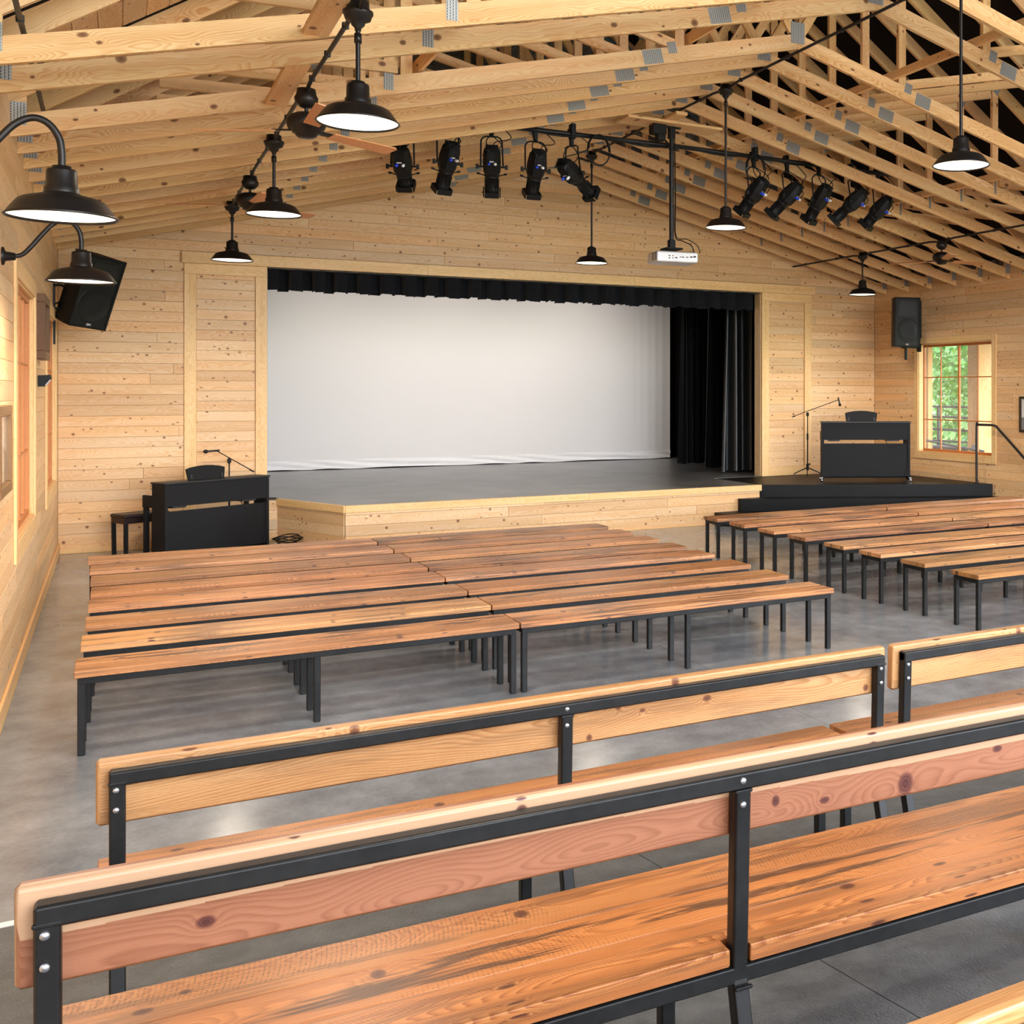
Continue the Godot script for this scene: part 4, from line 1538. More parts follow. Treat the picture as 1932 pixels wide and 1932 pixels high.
func build_stage_lights() -> void:
	var py := 4.80
	var o := thing("lighting_pipe", "long black ceiling pipe carrying the stage spotlights across the hall", "pipe", Vector3(6.2, py, 4.3))
	var m := MB.new()
	tube(m, [Vector3(-3.3, -0.02, 0.0), Vector3(0, 0.0, 0.0), Vector3(3.3, -0.03, 0.0)], 0.026, 14)
	part("pipe", m, M.conduit, o)
	m = MB.new()
	var pts := []
	for k in 40:
		var u := k / 39.0
		pts.append(Vector3(lerpf(-3.2, 3.2, u), -0.03 + 0.02 * sin(u * 40.0), 0.035 + 0.012 * sin(u * 23.0)))
	tube(m, pts, 0.011, 7)
	part("cable_bundle", m, M.rubber, o)
	for x in [-1.275, 1.04]:
		m = MB.new()
		cbox(m, at(Vector3(x, 0.02, 0.0)), Vector3(0.06, 0.17, 0.09), 0.012)
		part("hanger_clamp", m, M.satin, o)
		m = MB.new()
		var y := 0.1
		var k := 0
		while y < [0.12, 0.3][int(x > 0)]:
			var B := Basis(Vector3.UP, PI * 0.5 * (k % 2))
			var ring := []
			for j in 13:
				var an := TAU * j / 12.0
				ring.append(Vector3(x, y, 0) + B * Vector3(cos(an) * 0.013, sin(an) * 0.022, 0))
			tube(m, ring, 0.0035, 6, false)
			y += 0.035
			k += 1
		part("chain", m, M.galv, o)
	for q in [[0.0, -0.32], [2.0, -0.2]]:
		m = MB.new()
		pts = []
		for k in 25:
			var an := TAU * k / 16.0
			pts.append(Vector3(q[0] - 1.0 + cos(an) * 0.13, -0.17 + sin(an) * 0.17, 0.06 + k * 0.002))
		tube(m, pts, 0.008, 7)
		part("coiled_cable", m, M.rubber, o)
	var P := [[Vector3(3.054, 4.401, 4.42), Vector3(3.183, 4.065, 4.14)], [Vector3(3.581, 4.500, 4.42), Vector3(3.536, 4.059, 4.14)], [Vector3(3.992, 4.505, 4.42), Vector3(4.076, 4.074, 4.14)], [Vector3(4.501, 4.521, 4.42), Vector3(4.510, 4.095, 4.14)], [Vector3(4.759, 4.435, 4.42), Vector3(5.22, 4.169, 4.16)], [Vector3(7.285, 4.491, 4.42), Vector3(7.130, 4.115, 4.14)], [Vector3(7.788, 4.481, 4.42), Vector3(7.549, 4.125, 4.14)], [Vector3(8.200, 4.497, 4.42), Vector3(8.097, 4.096, 4.14)], [Vector3(8.768, 4.489, 4.42), Vector3(8.475, 4.125, 4.14)], [Vector3(9.147, 4.422, 4.42), Vector3(8.970, 4.102, 4.14)]]
	for i in 10:
		spotlight("black ellipsoidal stage spotlight on the ceiling pipe, %s from the left%s" % [ORD[i], " aimed sideways" if i == 4 else ""], P[i][0], P[i][1], py)


func build_projector() -> void:
	var o := thing("projector_mount", "black ceiling pole with plank mount carrying the white projector", "mount", Vector3(6.07, 3.60, 4.42))
	var m := MB.new()
	tube(m, [Vector3(0, 0.0, 0), Vector3(0, 1.38, 0)], 0.026, 16)
	part("pole", m, M.conduit, o)
	m = MB.new()
	mbox(m, Vector3(-0.11, 1.37, -0.03), Vector3(0.11, 1.385, 0.03))
	mbox(m, Vector3(-0.035, 1.25, -0.035), Vector3(0.035, 1.385, 0.035))
	part("ceiling_bracket", m, M.satin, o)
	m = MB.new()
	m.tint = Color(1.3, 1.3, 1.4)
	bar(m, Vector3(-0.62, 1.40, 0.02), Vector3(0.58, 1.40, -0.02), 0.03, 0.34, 0.003, wd(3, LUM_ROWS, LUM_LM))
	part("mount_plank", m, M.lumber, o)
	m = MB.new()
	m.tint = Color(1.1, 1.02, 0.98)
	mbox(m, Vector3(-0.16, 1.416, -0.4), Vector3(-0.02, 1.452, 0.45), 0.003, {})
	part("mount_plank", m, M.lumber, o)
	m = MB.new()
	cbox(m, at(Vector3(0, 0.05, 0)), Vector3(0.075, 0.1, 0.075), 0.01)
	cbox(m, at(Vector3(0, -0.008, 0)), Vector3(0.2, 0.02, 0.2), 0.005)
	part("tilt_head", m, M.satin, o)
	m = MB.new()
	tube(m, curve([Vector3(0.03, 1.25, 0.02), Vector3(0.032, 0.6, 0.03), Vector3(0.03, 0.15, 0.03), Vector3(0.09, 0.08, 0.1), Vector3(0.17, 0.02, 0.17), Vector3(0.2, -0.09, 0.185)], 6), 0.006, 7)
	tube(m, curve([Vector3(0.03, 1.2, 0.03), Vector3(0.035, 0.5, 0.035), Vector3(0.04, 0.14, 0.04), Vector3(0.14, 0.1, 0.12), Vector3(0.24, 0.03, 0.17), Vector3(0.27, -0.06, 0.185)], 6), 0.005, 7)
	part("signal_cables", m, M.rubber, o)
	o = thing("junction_box", "black electrical box with hanging wires beside the projector pole top", "box", Vector3(5.88, 4.86, 4.46))
	m = MB.new()
	cbox(m, at(Vector3(0, 0.06, 0)), Vector3(0.17, 0.11, 0.13), 0.01)
	cbox(m, at(Vector3(0.03, -0.02, 0)), Vector3(0.1, 0.08, 0.1), 0.01)
	part("box", m, M.satin, o)
	m = MB.new()
	for k in 4:
		tube(m, curve([Vector3(0.06, -0.03, 0.0), Vector3(0.1 + 0.02 * k, -0.08 - 0.02 * k, 0.05), Vector3(0.05 + 0.03 * k, -0.15, 0.04), Vector3(0.15, -0.1 + 0.03 * k, 0.0)], 5), 0.004, 6)
	part("loose_wires", m, M.rubber, o)
	o = thing("projector", "white ceiling projector hanging from the black pole, ports facing the hall", "projector", Vector3(6.085, 3.425, 4.42), -0.12)
	m = MB.new()
	cbox(m, at(Vector3(0, 0.062, 0)), Vector3(0.5, 0.124, 0.36), 0.022)
	part("case", m, M.white_plastic, o)
	for i in 2:
		m = MB.new()
		for k in 6:
			cbox(m, at(Vector3(-0.251, 0.03 + k * 0.014, 0.05 + 0.1 * i)), Vector3(0.004, 0.006, 0.06), 0.001)
		part("side_vent", m, M.ink, o)
	for q in [[-0.1, 0.07, 0.018, 0.012], [-0.1, 0.045, 0.018, 0.012], [-0.06, 0.07, 0.014, 0.01], [-0.06, 0.045, 0.014, 0.01], [-0.02, 0.05, 0.03, 0.012], [0.03, 0.06, 0.012, 0.012], [0.06, 0.06, 0.03, 0.01], [0.11, 0.06, 0.03, 0.01], [0.2, 0.07, 0.03, 0.02], [0.16, 0.065, 0.03, 0.015]]:
		m = MB.new()
		cbox(m, at(Vector3(q[0], q[1], 0.1805)), Vector3(q[2], q[3], 0.004), 0.001)
		part("port", m, M.ink, o)
	m = MB.new()
	lathe(m, Transform3D(Basis(Vector3(1, 0, 0), -PI * 0.5), Vector3(-0.12, 0.06, -0.17)), [Vector2(0.055, 0), Vector2(0.055, 0.03), Vector2(0.04, 0.03), Vector2(0.0, 0.02)], 20)
	part("lens", m, M.black, o)


# ---------------------------------------------------------------- sound
func lettering(called: String, s: String, h: float, T: Transform3D, mt: Material, parent: Node3D) -> void:
	var t := TextMesh.new()
	t.text = s
	var f := SystemFont.new()
	f.font_names = PackedStringArray(["Droid Sans"])
	f.font_weight = 700
	t.font = f
	t.font_size = 64
	t.pixel_size = h / 46.0
	t.depth = 0.002
	var o := put(called, t, mt, parent)
	o.transform = T


func speaker(label: String, c: Vector3, B: Basis, w: float, h: float, d: float, left: bool) -> void:
	var o := thing("wall_speaker", label, "speaker", c)
	o.basis = B
	var m := MB.new()
	# cabinet: wide front, tapered sides, as a prism seen from above
	var T := Transform3D(Basis(Vector3(1, 0, 0), Vector3(0, 0, -1), Vector3(0, 1, 0)), Vector3.ZERO)
	slab(m, T, [Vector2(-w * 0.5, 0.012), Vector2(w * 0.5, 0.012), Vector2(w * 0.5, 0.08), Vector2(w * 0.30, d), Vector2(-w * 0.30, d), Vector2(-w * 0.5, 0.08)], -h * 0.5, h * 0.5)
	part("cabinet", m, M.satin, o)
	m = MB.new()
	for s in [-1, 1]:
		cbox(m, at(Vector3(s * (w * 0.5 - 0.012), 0, -0.004)), Vector3(0.026, h + 0.012, 0.034), 0.009)
		cbox(m, at(Vector3(0, s * (h * 0.5 - 0.008), -0.004)), Vector3(w, 0.026, 0.034), 0.009)
	part("front_frame", m, M.satin, o)
	m = MB.new()
	cbox(m, at(Vector3(0, 0, -0.006)), Vector3(w - 0.045, h - 0.035, 0.012), 0.003)
	part("grille", m, M.grille, o)
	m = MB.new()
	lathe(m, Transform3D(Basis(Vector3(1, 0, 0), PI * 0.5), Vector3(0, -h * 0.17, -0.001)), [Vector2(w * 0.44, 0), Vector2(w * 0.43, 0.006), Vector2(w * 0.41, 0.003), Vector2(w * 0.2, -0.0), Vector2(0, -0.0005)], 40)
	part("woofer_ring", m, M.grille, o)
	m = MB.new()
	slab(m, Transform3D(), [Vector2(-w * 0.38, h * 0.13), Vector2(w * 0.38, h * 0.13), Vector2(w * 0.3, h * 0.42), Vector2(-w * 0.3, h * 0.42)], -0.001, 0.004)
	part("horn", m, M.black, o)
	m = MB.new()
	cbox(m, at(Vector3(0, -h * 0.455, 0.004)), Vector3(0.085, 0.036, 0.006), 0.001)
	part("badge", m, M.ink, o)
	lettering("badge_lettering", "QSC", 0.02, at(Vector3(0, -h * 0.452, 0.009)), M.white_plastic, o)
	m = MB.new()
	cbox(m, at(Vector3(0.0, -h * 0.5 - 0.01, -d * 0.45)), Vector3(0.07, 0.03, 0.07), 0.008)
	part("pole_cup", m, M.chrome if left else M.satin, o)


func build_sound() -> void:
	var Bl := Basis(Vector3.UP, 0.67) * Basis(Vector3(1, 0, 0), 0.30) * Basis(Vector3(0, 0, 1), -0.10)
	speaker("black loudspeaker tilted down in the left stage corner, behind the gooseneck lamp", Vector3(0.43, 3.07, 1.38), Bl, 0.46, 0.81, 0.36, true)
	var o := thing("speaker_bracket", "black steel wall bracket holding the tilted left loudspeaker", "bracket", Vector3(0.0, 2.85, 1.15))
	var m := MB.new()
	mbox(m, Vector3(0.0, -0.35, -0.05), Vector3(0.02, 0.33, 0.05), 0.004)
	part("wall_rail", m, M.satin, o)
	for y in [0.04, 0.30]:
		m = MB.new()
		tube(m, curve([Vector3(0.0, y, 0.05), Vector3(0.07, y + 0.01, 0.06), Vector3(0.13, y - 0.02, 0.09), Vector3(0.2, y - 0.03, 0.1)], 5), 0.014, 8)
		part("arm", m, M.satin, o)
	m = MB.new()
	tube(m, curve([Vector3(0.02, 0.1, 0.03), Vector3(0.09, 0.12, 0.1), Vector3(0.13, 0.03, 0.12), Vector3(0.08, -0.08, 0.1), Vector3(0.02, -0.03, 0.05)], 6), 0.009, 8)
	part("cable", m, M.rubber, o)
	var Br := Basis(Vector3.UP, -0.24) * Basis(Vector3(1, 0, 0), 0.03)
	speaker("black loudspeaker hung upright on the right wall above the window", Vector3(11.77, 3.09, 1.47), Br, 0.45, 0.80, 0.34, false)
	o = thing("speaker_bracket", "black steel bracket and stub pole under the right loudspeaker", "bracket", Vector3(HALL_W, 2.72, 1.25))
	m = MB.new()
	mbox(m, Vector3(-0.02, -0.1, -0.06), Vector3(0.0, 0.75, 0.06), 0.004)
	part("wall_rail", m, M.satin, o)
	m = MB.new()
	bar(m, Vector3(-0.01, 0.35, 0.0), Vector3(-0.25, 0.35, 0.05), 0.05, 0.05, 0.006)
	bar(m, Vector3(-0.01, -0.03, 0.0), Vector3(-0.34, -0.03, 0.1), 0.03, 0.03, 0.006)
	part("arm", m, M.satin, o)
	m = MB.new()
	tube(m, [Vector3(-0.36, -0.24, 0.1), Vector3(-0.36, -0.02, 0.1)], 0.024, 12)
	part("stub_pole", m, M.satin, o)


func piano(label: String, where: Vector3, turn: float, casters: bool) -> void:
	# back panel faces +z, origin at the middle of the back's foot
	var o := thing("digital_piano", label, "piano", where, turn, "black digital pianos")
	var w := 0.69
	var y0 := 0.035 if casters else 0.0
	var m := MB.new()
	for s in [-1, 1]:
		m = MB.new()
		mbox(m, Vector3(s * w - 0.018 * (1 + s), y0, -0.26), Vector3(s * w + 0.018 * (1 - s), y0 + 0.885, -0.002), 0.004)
		part("side_panel", m, M.ebony, o)
		m = MB.new()
		mbox(m, Vector3(s * w - 0.018 * (1 + s), y0 + 0.60, -0.45), Vector3(s * w + 0.018 * (1 - s), y0 + 0.745, -0.24), 0.006)
		part("key_cheek", m, M.ebony, o)
		m = MB.new()
		mbox(m, Vector3(s * (w - 0.03) - 0.025, y0, -0.44), Vector3(s * (w - 0.03) + 0.025, y0 + 0.61, -0.39), 0.005)
		part("front_leg", m, M.ebony, o)
	m = MB.new()
	mbox(m, Vector3(-w - 0.012, y0 + 0.883, -0.27), Vector3(w + 0.012, y0 + 0.905, 0.008), 0.005)
	part("lid", m, M.black, o)
	m = MB.new()
	mbox(m, Vector3(-w + 0.03, y0 + 0.62, -0.03), Vector3(w - 0.03, y0 + 0.883, -0.006), 0.003)
	part("upper_back_panel", m, M.ebony, o)
	m = MB.new()
	mbox(m, Vector3(-w + 0.03, y0 + 0.05, -0.035), Vector3(w - 0.03, y0 + 0.565, -0.012), 0.003)
	part("lower_back_panel", m, M.ebony, o)
	m = MB.new()
	mbox(m, Vector3(-w + 0.03, y0 + 0.635, -0.44), Vector3(w - 0.03, y0 + 0.67, -0.05), 0.004)
	part("key_bed", m, M.ebony, o)
	m = MB.new()
	mbox(m, Vector3(-w + 0.05, y0 + 0.66, -0.42), Vector3(w - 0.05, y0 + 0.70, -0.28), 0.003)
	part("keyboard", m, M.white_plastic, o)
	for q in [[-0.5, 0.18], [0.42, 0.2]]:
		m = MB.new()
		mbox(m, Vector3(q[0] - q[1] * 0.5, y0 + 0.60, -0.2), Vector3(q[0] + q[1] * 0.5, y0 + 0.64, -0.02), 0.006)
		part("loudspeaker_box", m, M.black, o)
	m = MB.new()
	mbox(m, Vector3(-w + 0.03, y0 + 0.02, -0.2), Vector3(w - 0.03, y0 + 0.06, -0.12), 0.004)
	part("foot_rail", m, M.ebony, o)
	# curved music rest standing on the lid
	m = MB.new()
	var T := Transform3D(Basis(Vector3(1, 0, 0), -0.16), Vector3(-0.06, y0 + 0.905, -0.17))
	slab(m, T, [Vector2(-0.235, 0.0), Vector2(0.235, 0.0), Vector2(0.255, 0.13), Vector2(0.2, 0.148), Vector2(0.1, 0.163), Vector2(0.0, 0.168), Vector2(-0.1, 0.163), Vector2(-0.2, 0.148), Vector2(-0.255, 0.13)], -0.009, 0.009)
	var rest := part("music_rest", m, M.ebony, o)
	for s in [-1, 1]:
		m = MB.new()
		cbox(m, T * at(Vector3(s * 0.2, 0.035, 0.014)), Vector3(0.028, 0.06, 0.012), 0.004)
		part("rest_bracket", m, M.black, rest)
	m = MB.new()
	tube(m, curve([Vector3(0.3, y0 + 0.62, -0.04), Vector3(0.38, y0 + 0.5, 0.0), Vector3(0.5, y0 + 0.53, 0.0), Vector3(0.63, y0 + 0.56, -0.002), Vector3(0.645, y0 + 0.4, 0.0), Vector3(0.64, y0 + 0.2, 0.0), Vector3(0.60, y0 + 0.06, 0.0)], 6), 0.005, 7)
	part("power_cord", m, M.rubber, o)
	if casters:
		for sx in [-1, 1]:
			for z in [-0.02, -0.36]:
				m = MB.new()
				lathe(m, Transform3D(Basis(Vector3(0, 0, 1), PI * 0.5), Vector3(sx * (w - 0.0) + 0.012, 0.028, z)), [Vector2(0.0, 0), Vector2(0.026, 0.0), Vector2(0.028, 0.004), Vector2(0.028, 0.02), Vector2(0.026, 0.024), Vector2(0.0, 0.024)], 18)
				cbox(m, at(Vector3(sx * w, 0.062, z)), Vector3(0.04, 0.012, 0.05), 0.003)
				cbox(m, at(Vector3(sx * w + 0.018, 0.045, z + 0.005)), Vector3(0.004, 0.035, 0.025), 0.001)
				part("caster", m, M.chrome, o, "chrome caster")


func build_instruments() -> void:
	piano("black digital piano on the floor left of the stage, its plain back to the hall", Vector3(1.695, 0, 0.885), 0.528, false)
	piano("black digital piano on chrome casters on the corner platform, right of the stage", Vector3(10.70, STAGE_Y, 1.80), -0.525, true)
	var o := thing("piano_stool", "dark piano bench with brown padded seat behind the floor piano", "stool", Vector3(0.86, 0, 0.45), 0.528)
	var m := MB.new()
	cbox(m, at(Vector3(0, 0.485, 0)), Vector3(0.56, 0.045, 0.31), 0.02)
	part("cushion", m, M.leather, o, "brown padded seat")
	m = MB.new()
	cbox(m, at(Vector3(0, 0.43, 0)), Vector3(0.54, 0.07, 0.29), 0.006)
	part("apron", m, M.leather, o)
	for sx in [-1, 1]:
		for sz in [-1, 1]:
			m = MB.new()
			bar(m, Vector3(sx * 0.245, 0.0, sz * 0.12), Vector3(sx * 0.25, 0.45, sz * 0.125), 0.04, 0.04, 0.004)
			part("leg", m, M.ebony, o)
	# microphone stands
	mic_stand("black boom microphone stand on the corner platform, left of the piano", Vector3(10.60, STAGE_Y, 0.28), 1.035, Vector3(-0.24, -0.05, -0.1), Vector3(0.50, 0.235, 0.19), Vector3(0.03, -0.11, 0.0), true)
	mic_stand("black boom microphone stand behind the floor piano, microphone pointing left", Vector3(1.86, 0.0, 0.16), 1.09, Vector3(0.29, -0.16, 0.03), Vector3(-0.15, 0.125, 0.0), Vector3(-0.17, -0.012, 0.0), false)
	# coil of cable by the floor piano
	o = thing("cable_coil", "tangled coil of black cable on the floor beside the stage", "cable", Vector3(2.50, 0, 0.56))
	for k in 5:
		m = MB.new()
		var pts := []
		for j in 30:
			var a := TAU * j / 22.0 + k
			pts.append(Vector3(cos(a) * (0.09 + 0.014 * k) * 1.25, 0.02 + 0.022 * k + 0.02 * sin(a * 2.0 + k), sin(a) * (0.09 + 0.012 * k)))
		tube(m, pts, 0.007, 7)
		part("cable_loop", m, M.rubber, o)


func mic_stand(label: String, foot: Vector3, h: float, tail: Vector3, tip: Vector3, mic: Vector3, right: bool) -> void:
	var o := thing("microphone_stand", label, "mic stand", foot, 0.0)
	var m := MB.new()
	tube(m, [Vector3(0, 0.12, 0), Vector3(0, h * 0.62, 0)], 0.0115, 10)
	tube(m, [Vector3(0, h * 0.6, 0), Vector3(0, h, 0)], 0.008, 10)
	part("pole", m, M.satin, o)
	m = MB.new()
	tube(m, [Vector3(0, h * 0.58, 0), Vector3(0, h * 0.68, 0)], 0.017, 10)
	part("height_clutch", m, M.rubber, o)
	m = MB.new()
	tube(m, [Vector3(0, 0.09, 0), Vector3(0, 0.2, 0)], 0.023, 12)
	tube(m, [Vector3(0.02, 0.19, 0), Vector3(0.05, 0.19, 0)], 0.014, 10)
	part("leg_collar", m, M.rubber, o)
	var rr := 0.25 if right else 0.12
	for k in 3:
		var a := 0.45 + TAU * k / 3.0 - YAW + (0.0 if right else 0.5)
		m = MB.new()
		tube(m, [Vector3(cos(a) * 0.02, 0.13, -sin(a) * 0.02), Vector3(cos(a) * rr, 0.03, -sin(a) * rr), Vector3(cos(a) * (rr + 0.02), 0.012, -sin(a) * (rr + 0.02))], 0.009, 8)
		part("leg", m, M.satin, o)
	var top := Vector3(0, h, 0)
	m = MB.new()
	tube(m, [top + tail, top + tip], 0.0065, 8)
	part("boom", m, M.satin, o)
	m = MB.new()
	tube(m, [top + tail, top + tail * 0.8], 0.01, 8)
	part("boom_grip", m, M.rubber, o)
	m = MB.new()
	cbox(m, at(top + Vector3(0, -0.01, 0)), Vector3(0.045, 0.07, 0.045), 0.014)
	part("boom_clamp", m, M.rubber, o)
	m = MB.new()
	var e := top + tip
	var d := mic.normalized()
	tube(m, [e - d * 0.04, e + mic * 0.55], 0.012, 10)
	part("microphone", m, M.black, o)
	m = MB.new()
	var q := span(e + mic * 0.5, e + mic)
	lathe(m, Transform3D(Basis(q.basis.y, q.basis.x, -q.basis.z), e + mic * 0.55), [Vector2(0.013, 0), Vector2(0.024, 0.015), Vector2(0.025, 0.03), Vector2(0.02, 0.046), Vector2(0.0, 0.055)], 14)
	part("microphone_grille", m, M.grille, o)


# ---------------------------------------------------------------- things on the walls
func wall_frame(label: String, F: Transform3D, w: float, h: float, d: float, border: float, tint: Color, kind: String) -> void:
	var o := thing("wall_frame", label, "picture frame", F.origin)
	o.basis = F.basis
	for q in [[-w * 0.5, w * 0.5, h - border, h], [-w * 0.5, w * 0.5, 0.0, border], [-w * 0.5, -w * 0.5 + border, border, h - border], [w * 0.5 - border, w * 0.5, border, h - border]]:
		trim_board(o, Transform3D(), q[0], q[1], q[2], q[3], 0.0, d, "frame_side", tint)
	var m := MB.new()
	mbox(m, Vector3(-w * 0.5 + border, border, 0.0), Vector3(w * 0.5 - border, h - border, d * 0.45), 0.001)
	part("printed_sheet" if kind == "list" else "picture", m, M.paper, o)
	if kind == "list":
		for k in 8:
			m = MB.new()
			var y := h - border - 0.06 - k * (h - border * 2.0 - 0.08) / 8.0
			cbox(m, at(Vector3(0.0, y, d * 0.455)), Vector3(w * 0.4 - 0.05 * (k % 3), 0.007, 0.002), 0.0005)
			part("printed_line", m, M.ink, o)
	else:
		m = MB.new()
		slab(m, Transform3D(), [Vector2(-w * 0.5 + border, border), Vector2(w * 0.5 - border, border), Vector2(w * 0.5 - border, h * 0.45), Vector2(0, h * 0.58), Vector2(-w * 0.5 + border, h * 0.4)], d * 0.45, d * 0.47)
		part("picture_shape", m, M.stone, o)
		m = MB.new()
		mbox(m, Vector3(-w * 0.5 + border, border, d * 0.6), Vector3(w * 0.5 - border, h - border, d * 0.62), 0.0005)
		part("glass", m, M.glass, o)


func build_wall_things() -> void:
	wall_frame("deep brown box frame with a printed list, on the left wall between the windows", frame_left(4.05, 2.26), 0.80, 0.56, 0.075, 0.07, Color(0.15, 0.09, 0.05), "list")
	wall_frame("dark framed picture under glass, cut by the left picture edge", frame_left(8.02, 1.38), 0.8, 0.52, 0.05, 0.06, Color(0.30, 0.22, 0.15), "picture")
	wall_frame("dark framed picture on the right wall, cut by the right picture edge", frame_right(3.98, 1.36), 0.72, 0.53, 0.03, 0.04, Color(0.06, 0.05, 0.045), "picture")
	var o := thing("emergency_light", "small black wedge-shaped emergency light under the box frame", "light fixture", Vector3(0.0, 2.02, 3.95))
	var m := MB.new()
	slab(m, Transform3D(), [Vector2(0, 0), Vector2(0.045, 0.0), Vector2(0.10, 0.075), Vector2(0.09, 0.105), Vector2(0.0, 0.10)], -0.12, 0.12)
	part("housing", m, M.satin, o)
	m = MB.new()
	bar(m, Vector3(0.074, 0.036, -0.09), Vector3(0.074, 0.036, 0.09), 0.006, 0.06, 0.001, {}, Vector3(0.8, -0.6, 0))
	part("lens", m, M.white_plastic, o)
	# handrail down the corner steps
	o = thing("handrail", "black steel handrail beside the right wall, descending the corner steps", "handrail", Vector3(12.07, STAGE_Y, 2.80))
	m = MB.new()
	tube(m, curve([Vector3(0, 0.05, 0), Vector3(0, 0.86, 0), Vector3(0, 0.895, 0.03), Vector3(0, 0.9, 0.08), Vector3(0, 0.9, 0.36), Vector3(0, 0.875, 0.45), Vector3(0, 0.82, 0.52), Vector3(0, 0.35, 1.14)], 5), 0.019, 12)
	tube(m, [Vector3(0, 0.0, 0), Vector3(0, 0.1, 0)], 0.019, 12)
	part("rail", m, M.conduit, o)
	m = MB.new()
	tube(m, [Vector3(0, 0.36, 1.13), Vector3(0, -0.551, 1.13)], 0.019, 12)
	part("lower_post", m, M.conduit, o)
	m = MB.new()
	lathe(m, at(Vector3(0, 0.0, 0)), [Vector2(0.04, 0), Vector2(0.04, 0.008), Vector2(0.02, 0.012)], 18)
	part("floor_flange", m, M.conduit, o)


# ---------------------------------------------------------------- outside
func build_outside() -> void:
	var m := MB.new()
	mbox(m, Vector3(-70, -0.6, -60), Vector3(90, -0.31, 80), 0.001)
	struct("ground", m, M.grass, "grassy ground around the hall", "ground")
	m = MB.new()
	mbox(m, Vector3(-14, -0.32, 18.6), Vector3(30, -0.29, 46), 0.001)  # unseen pale ground, added to throw daylight up under the roof
	struct("ground_bounce", m, M.bounce_gravel, "unseen pale yard added behind the hall to bounce daylight up to the trusses", "yard")
	m = MB.new()
	mbox(m, Vector3(12.36, -0.31, -4.0), Vector3(14.6, 0.1, 9.0), 0.01)
	struct("porch_floor", m, M.stone, "grey stone porch floor outside the right-hand window", "porch floor")
	m = MB.new()
	mbox(m, Vector3(14.2, 0.1, -4.0), Vector3(14.5, 0.86, 1.0), 0.01)
	mbox(m, Vector3(14.16, 0.86, -4.0), Vector3(14.54, 0.91, 1.0), 0.01)
	struct("wall_porch", m, M.stone, "low grey stone porch wall outside the right-hand window", "wall")
	m = MB.new()
	slab(m, Transform3D(Basis(Vector3(1, 0, 0), Vector3(0, 1, 0), Vector3(0, 0, 1)), Vector3.ZERO), [Vector2(12.4, 3.75), Vector2(15.0, 2.95), Vector2(15.0, 3.03), Vector2(12.4, 3.83)], -4.2, 9.0)
	struct("roof_porch", m, M.felt, "dark porch roof outside the right-hand windows", "roof")
	for q in [[Vector3(13.75, 0.1, -0.42), 0.11, "slim pale timber porch post outside the window's left panes"], [Vector3(13.72, 0.1, 1.02), 0.30, "thick timber porch post outside the window's right panes"]]:
		var o := thing("porch_post", q[2], "post", q[0], 0.0, "timber porch posts")
		m = MB.new()
		m.tint = Color(1.05, 0.82, 0.66)
		bar(m, Vector3.ZERO, Vector3(0, 3.05, 0), q[1], q[1], 0.008, wd(2, LUM_ROWS, LUM_LM))
		part("timber", m, M.lumber, o)
		if q[1] > 0.2:
			m = MB.new()
			cbox(m, at(Vector3(-q[1] * 0.5 - 0.004, 0.86, 0.02)), Vector3(0.012, 0.14, 0.1), 0.003)
			part("outlet_cover", m, M.galv, o, "grey metal outlet cover")
	var o := thing("porch_railing", "black horizontal-bar porch railing outside the right-hand window", "railing", Vector3(14.35, 0.9, -1.2))
	for z in [-2.2, -0.78, 0.35, 1.9]:
		m = MB.new()
		mbox(m, Vector3(-0.025, 0.0, z - 0.025), Vector3(0.025, 0.78, z + 0.025), 0.004)
		part("post", m, M.conduit, o)
	for y in [0.74, 0.54, 0.30, 0.08]:
		m = MB.new()
		mbox(m, Vector3(-0.02, y, -2.3), Vector3(0.02, y + 0.045, 2.0), 0.004)
		part("bar", m, M.conduit, o)
	o = thing("ramp_railing", "black sloping ramp handrail in front of the porch wall", "railing", Vector3(13.2, 0.1, 0.0))
	m = MB.new()
	tube(m, [Vector3(0.35, 1.15, -2.6), Vector3(0, 0.85, 1.7)], 0.022, 10)
	part("upper_bar", m, M.conduit, o)
	m = MB.new()
	tube(m, [Vector3(0.3, 0.72, -2.6), Vector3(-0.05, 0.42, 1.7)], 0.02, 10)
	part("lower_bar", m, M.conduit, o)
	m = MB.new()
	for z in [-1.6, 0.0, 1.5]:
		tube(m, [Vector3(0.12, 0, z), Vector3(0.12, 0.92 - z * 0.07, z)], 0.02, 10)
	part("post", m, M.conduit, o)
	# trees
	var spots := [Vector3(19, 0, -3.5), Vector3(21.5, 0, -7.5), Vector3(24, 0, -2.5), Vector3(27, 0, -12), Vector3(30, 0, -6), Vector3(23, 0, -13), Vector3(26, 0, 2.0), Vector3(35, 0, -16), Vector3(32, 0, -21)]
	for i in spots.size():
		tree(spots[i], 3.4 + (i * 37 % 5) * 0.35, 260 + i, "leafy green tree seen through the right-hand window, %s from the porch" % ORD[i], Color(1, 1, 1).lerp(Color(0.75, 1.0, 0.95), (i % 3) * 0.4))
	for i in 4:
		tree(Vector3(-9.0 - (i % 2) * 3.0, 0, -3.0 + i * 5.0), 3.6, 300 + i, "leafy tree outside the left-hand windows, %s from the stage end" % ORD[i], Color(0.9, 1, 0.95))


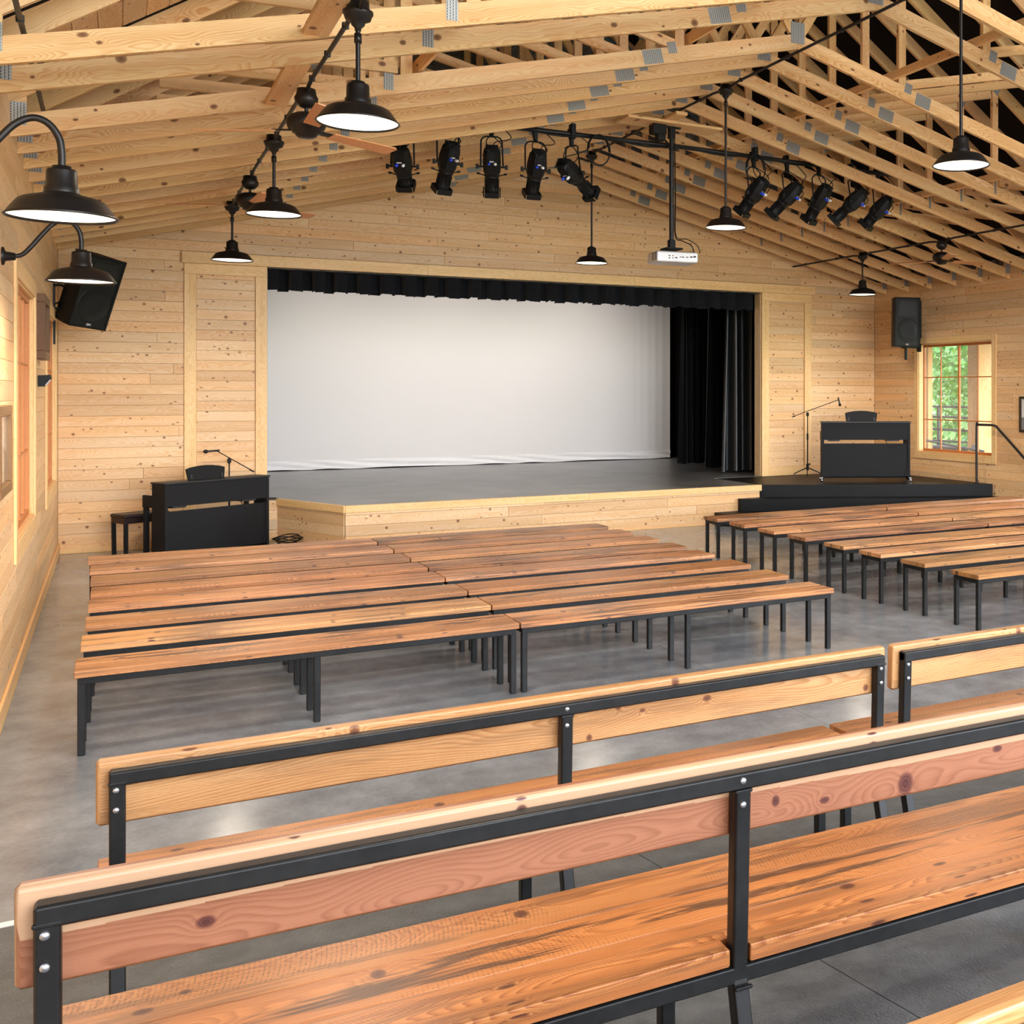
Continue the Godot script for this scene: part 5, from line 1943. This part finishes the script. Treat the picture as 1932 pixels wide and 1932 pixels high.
func tree(p: Vector3, r: float, s: int, label: String, tint: Color) -> void:
	var g := RandomNumberGenerator.new()
	g.seed = s
	p.y = -0.32
	var o := thing("tree", label, "tree", p, 0.0, "trees around the hall")
	var m := MB.new()
	tube(m, curve([Vector3(0, -0.1, 0), Vector3(0.08, 1.6, 0.05), Vector3(-0.1, 3.4, 0.1), Vector3(0.05, 5.6, 0)], 4), 0.17, 10)
	for k in 5:
		var a := TAU * k / 5.0 + g.randf()
		tube(m, curve([Vector3(0, 1.7 + k * 0.5, 0), Vector3(cos(a) * 0.9, 2.3 + k * 0.55, sin(a) * 0.9), Vector3(cos(a) * 2.0, 2.8 + k * 0.6, sin(a) * 2.0)], 4), 0.055, 7)
	part("trunk", m, M.bark, o)
	m = MB.new()
	m.quad(Vector3(0, 0, 0), Vector3(0.055, 0.012, 0.06), Vector3(0, 0.0, 0.17), Vector3(-0.055, 0.012, 0.06))
	var mm := MultiMesh.new()
	mm.transform_format = MultiMesh.TRANSFORM_3D
	mm.use_colors = true
	mm.mesh = m.mesh()
	mm.instance_count = 5200
	for i in 5200:
		var c := Vector3(g.randfn(), g.randfn() * 0.9, g.randfn()) * r * 0.42
		c += Vector3(sin(i * 0.013) * 0.9, 3.4 + cos(i * 0.021) * 1.2, cos(i * 0.017) * 0.9)
		c.y = maxf(c.y, 0.35)
		var B := Basis.from_euler(Vector3(g.randf_range(-1.2, 1.2), g.randf() * TAU, g.randf_range(-0.7, 0.7))) * g.randf_range(0.8, 1.7)
		mm.set_instance_transform(i, Transform3D(B, c))
		var k := g.randf_range(0.6, 1.25)
		mm.set_instance_color(i, Color(tint.r * k * g.randf_range(0.8, 1.15), tint.g * k, tint.b * k * g.randf_range(0.7, 1.2)))
	var f := MultiMeshInstance3D.new()
	f.name = "foliage"
	f.multimesh = mm
	f.material_override = M.leaf
	o.add_child(f)
	f.set_meta("kind", "stuff")


func _ready() -> void:
	var cam := Camera3D.new()
	cam.name = "camera"
	add_child(cam)
	var fpx := 2074.58
	var near := 0.05
	cam.set_frustum(1932.0 / fpx * near, Vector2((966.0 - 1427.52) / fpx * near, (734.52 - 966.0) / fpx * near), near, 300.0)
	cam.position = Vector3(0.58536, 1.99524, 15.72621)
	cam.rotation = Vector3(0, -YAW, 0)
	cam.current = true
	var we := WorldEnvironment.new()
	we.name = "environment"
	var env := Environment.new()
	env.background_mode = Environment.BG_SKY
	var sm := ProceduralSkyMaterial.new()
	sm.sky_top_color = Color(0.88, 0.93, 1.0)
	sm.sky_horizon_color = Color(1.0, 1.0, 1.0)
	sm.ground_bottom_color = Color(0.5, 0.5, 0.48)
	sm.ground_horizon_color = Color(0.8, 0.84, 0.8)
	sm.sky_energy_multiplier = 1.0
	var sky := Sky.new()
	sky.sky_material = sm
	env.sky = sky
	env.background_energy_multiplier = 17.0
	env.tonemap_mode = Environment.TONE_MAPPER_LINEAR
	env.tonemap_exposure = 0.99
	env.sdfgi_enabled = true
	env.ssao_enabled = true
	env.ssil_enabled = true
	we.environment = env
	add_child(we)
	rng.seed = 20240
	make_materials()
	build_shell()
	build_roof()
	build_stage()
	build_benches()
	build_lamps()
	build_stage_lights()
	build_projector()
	build_sound()
	build_instruments()
	build_wall_things()
	build_outside()
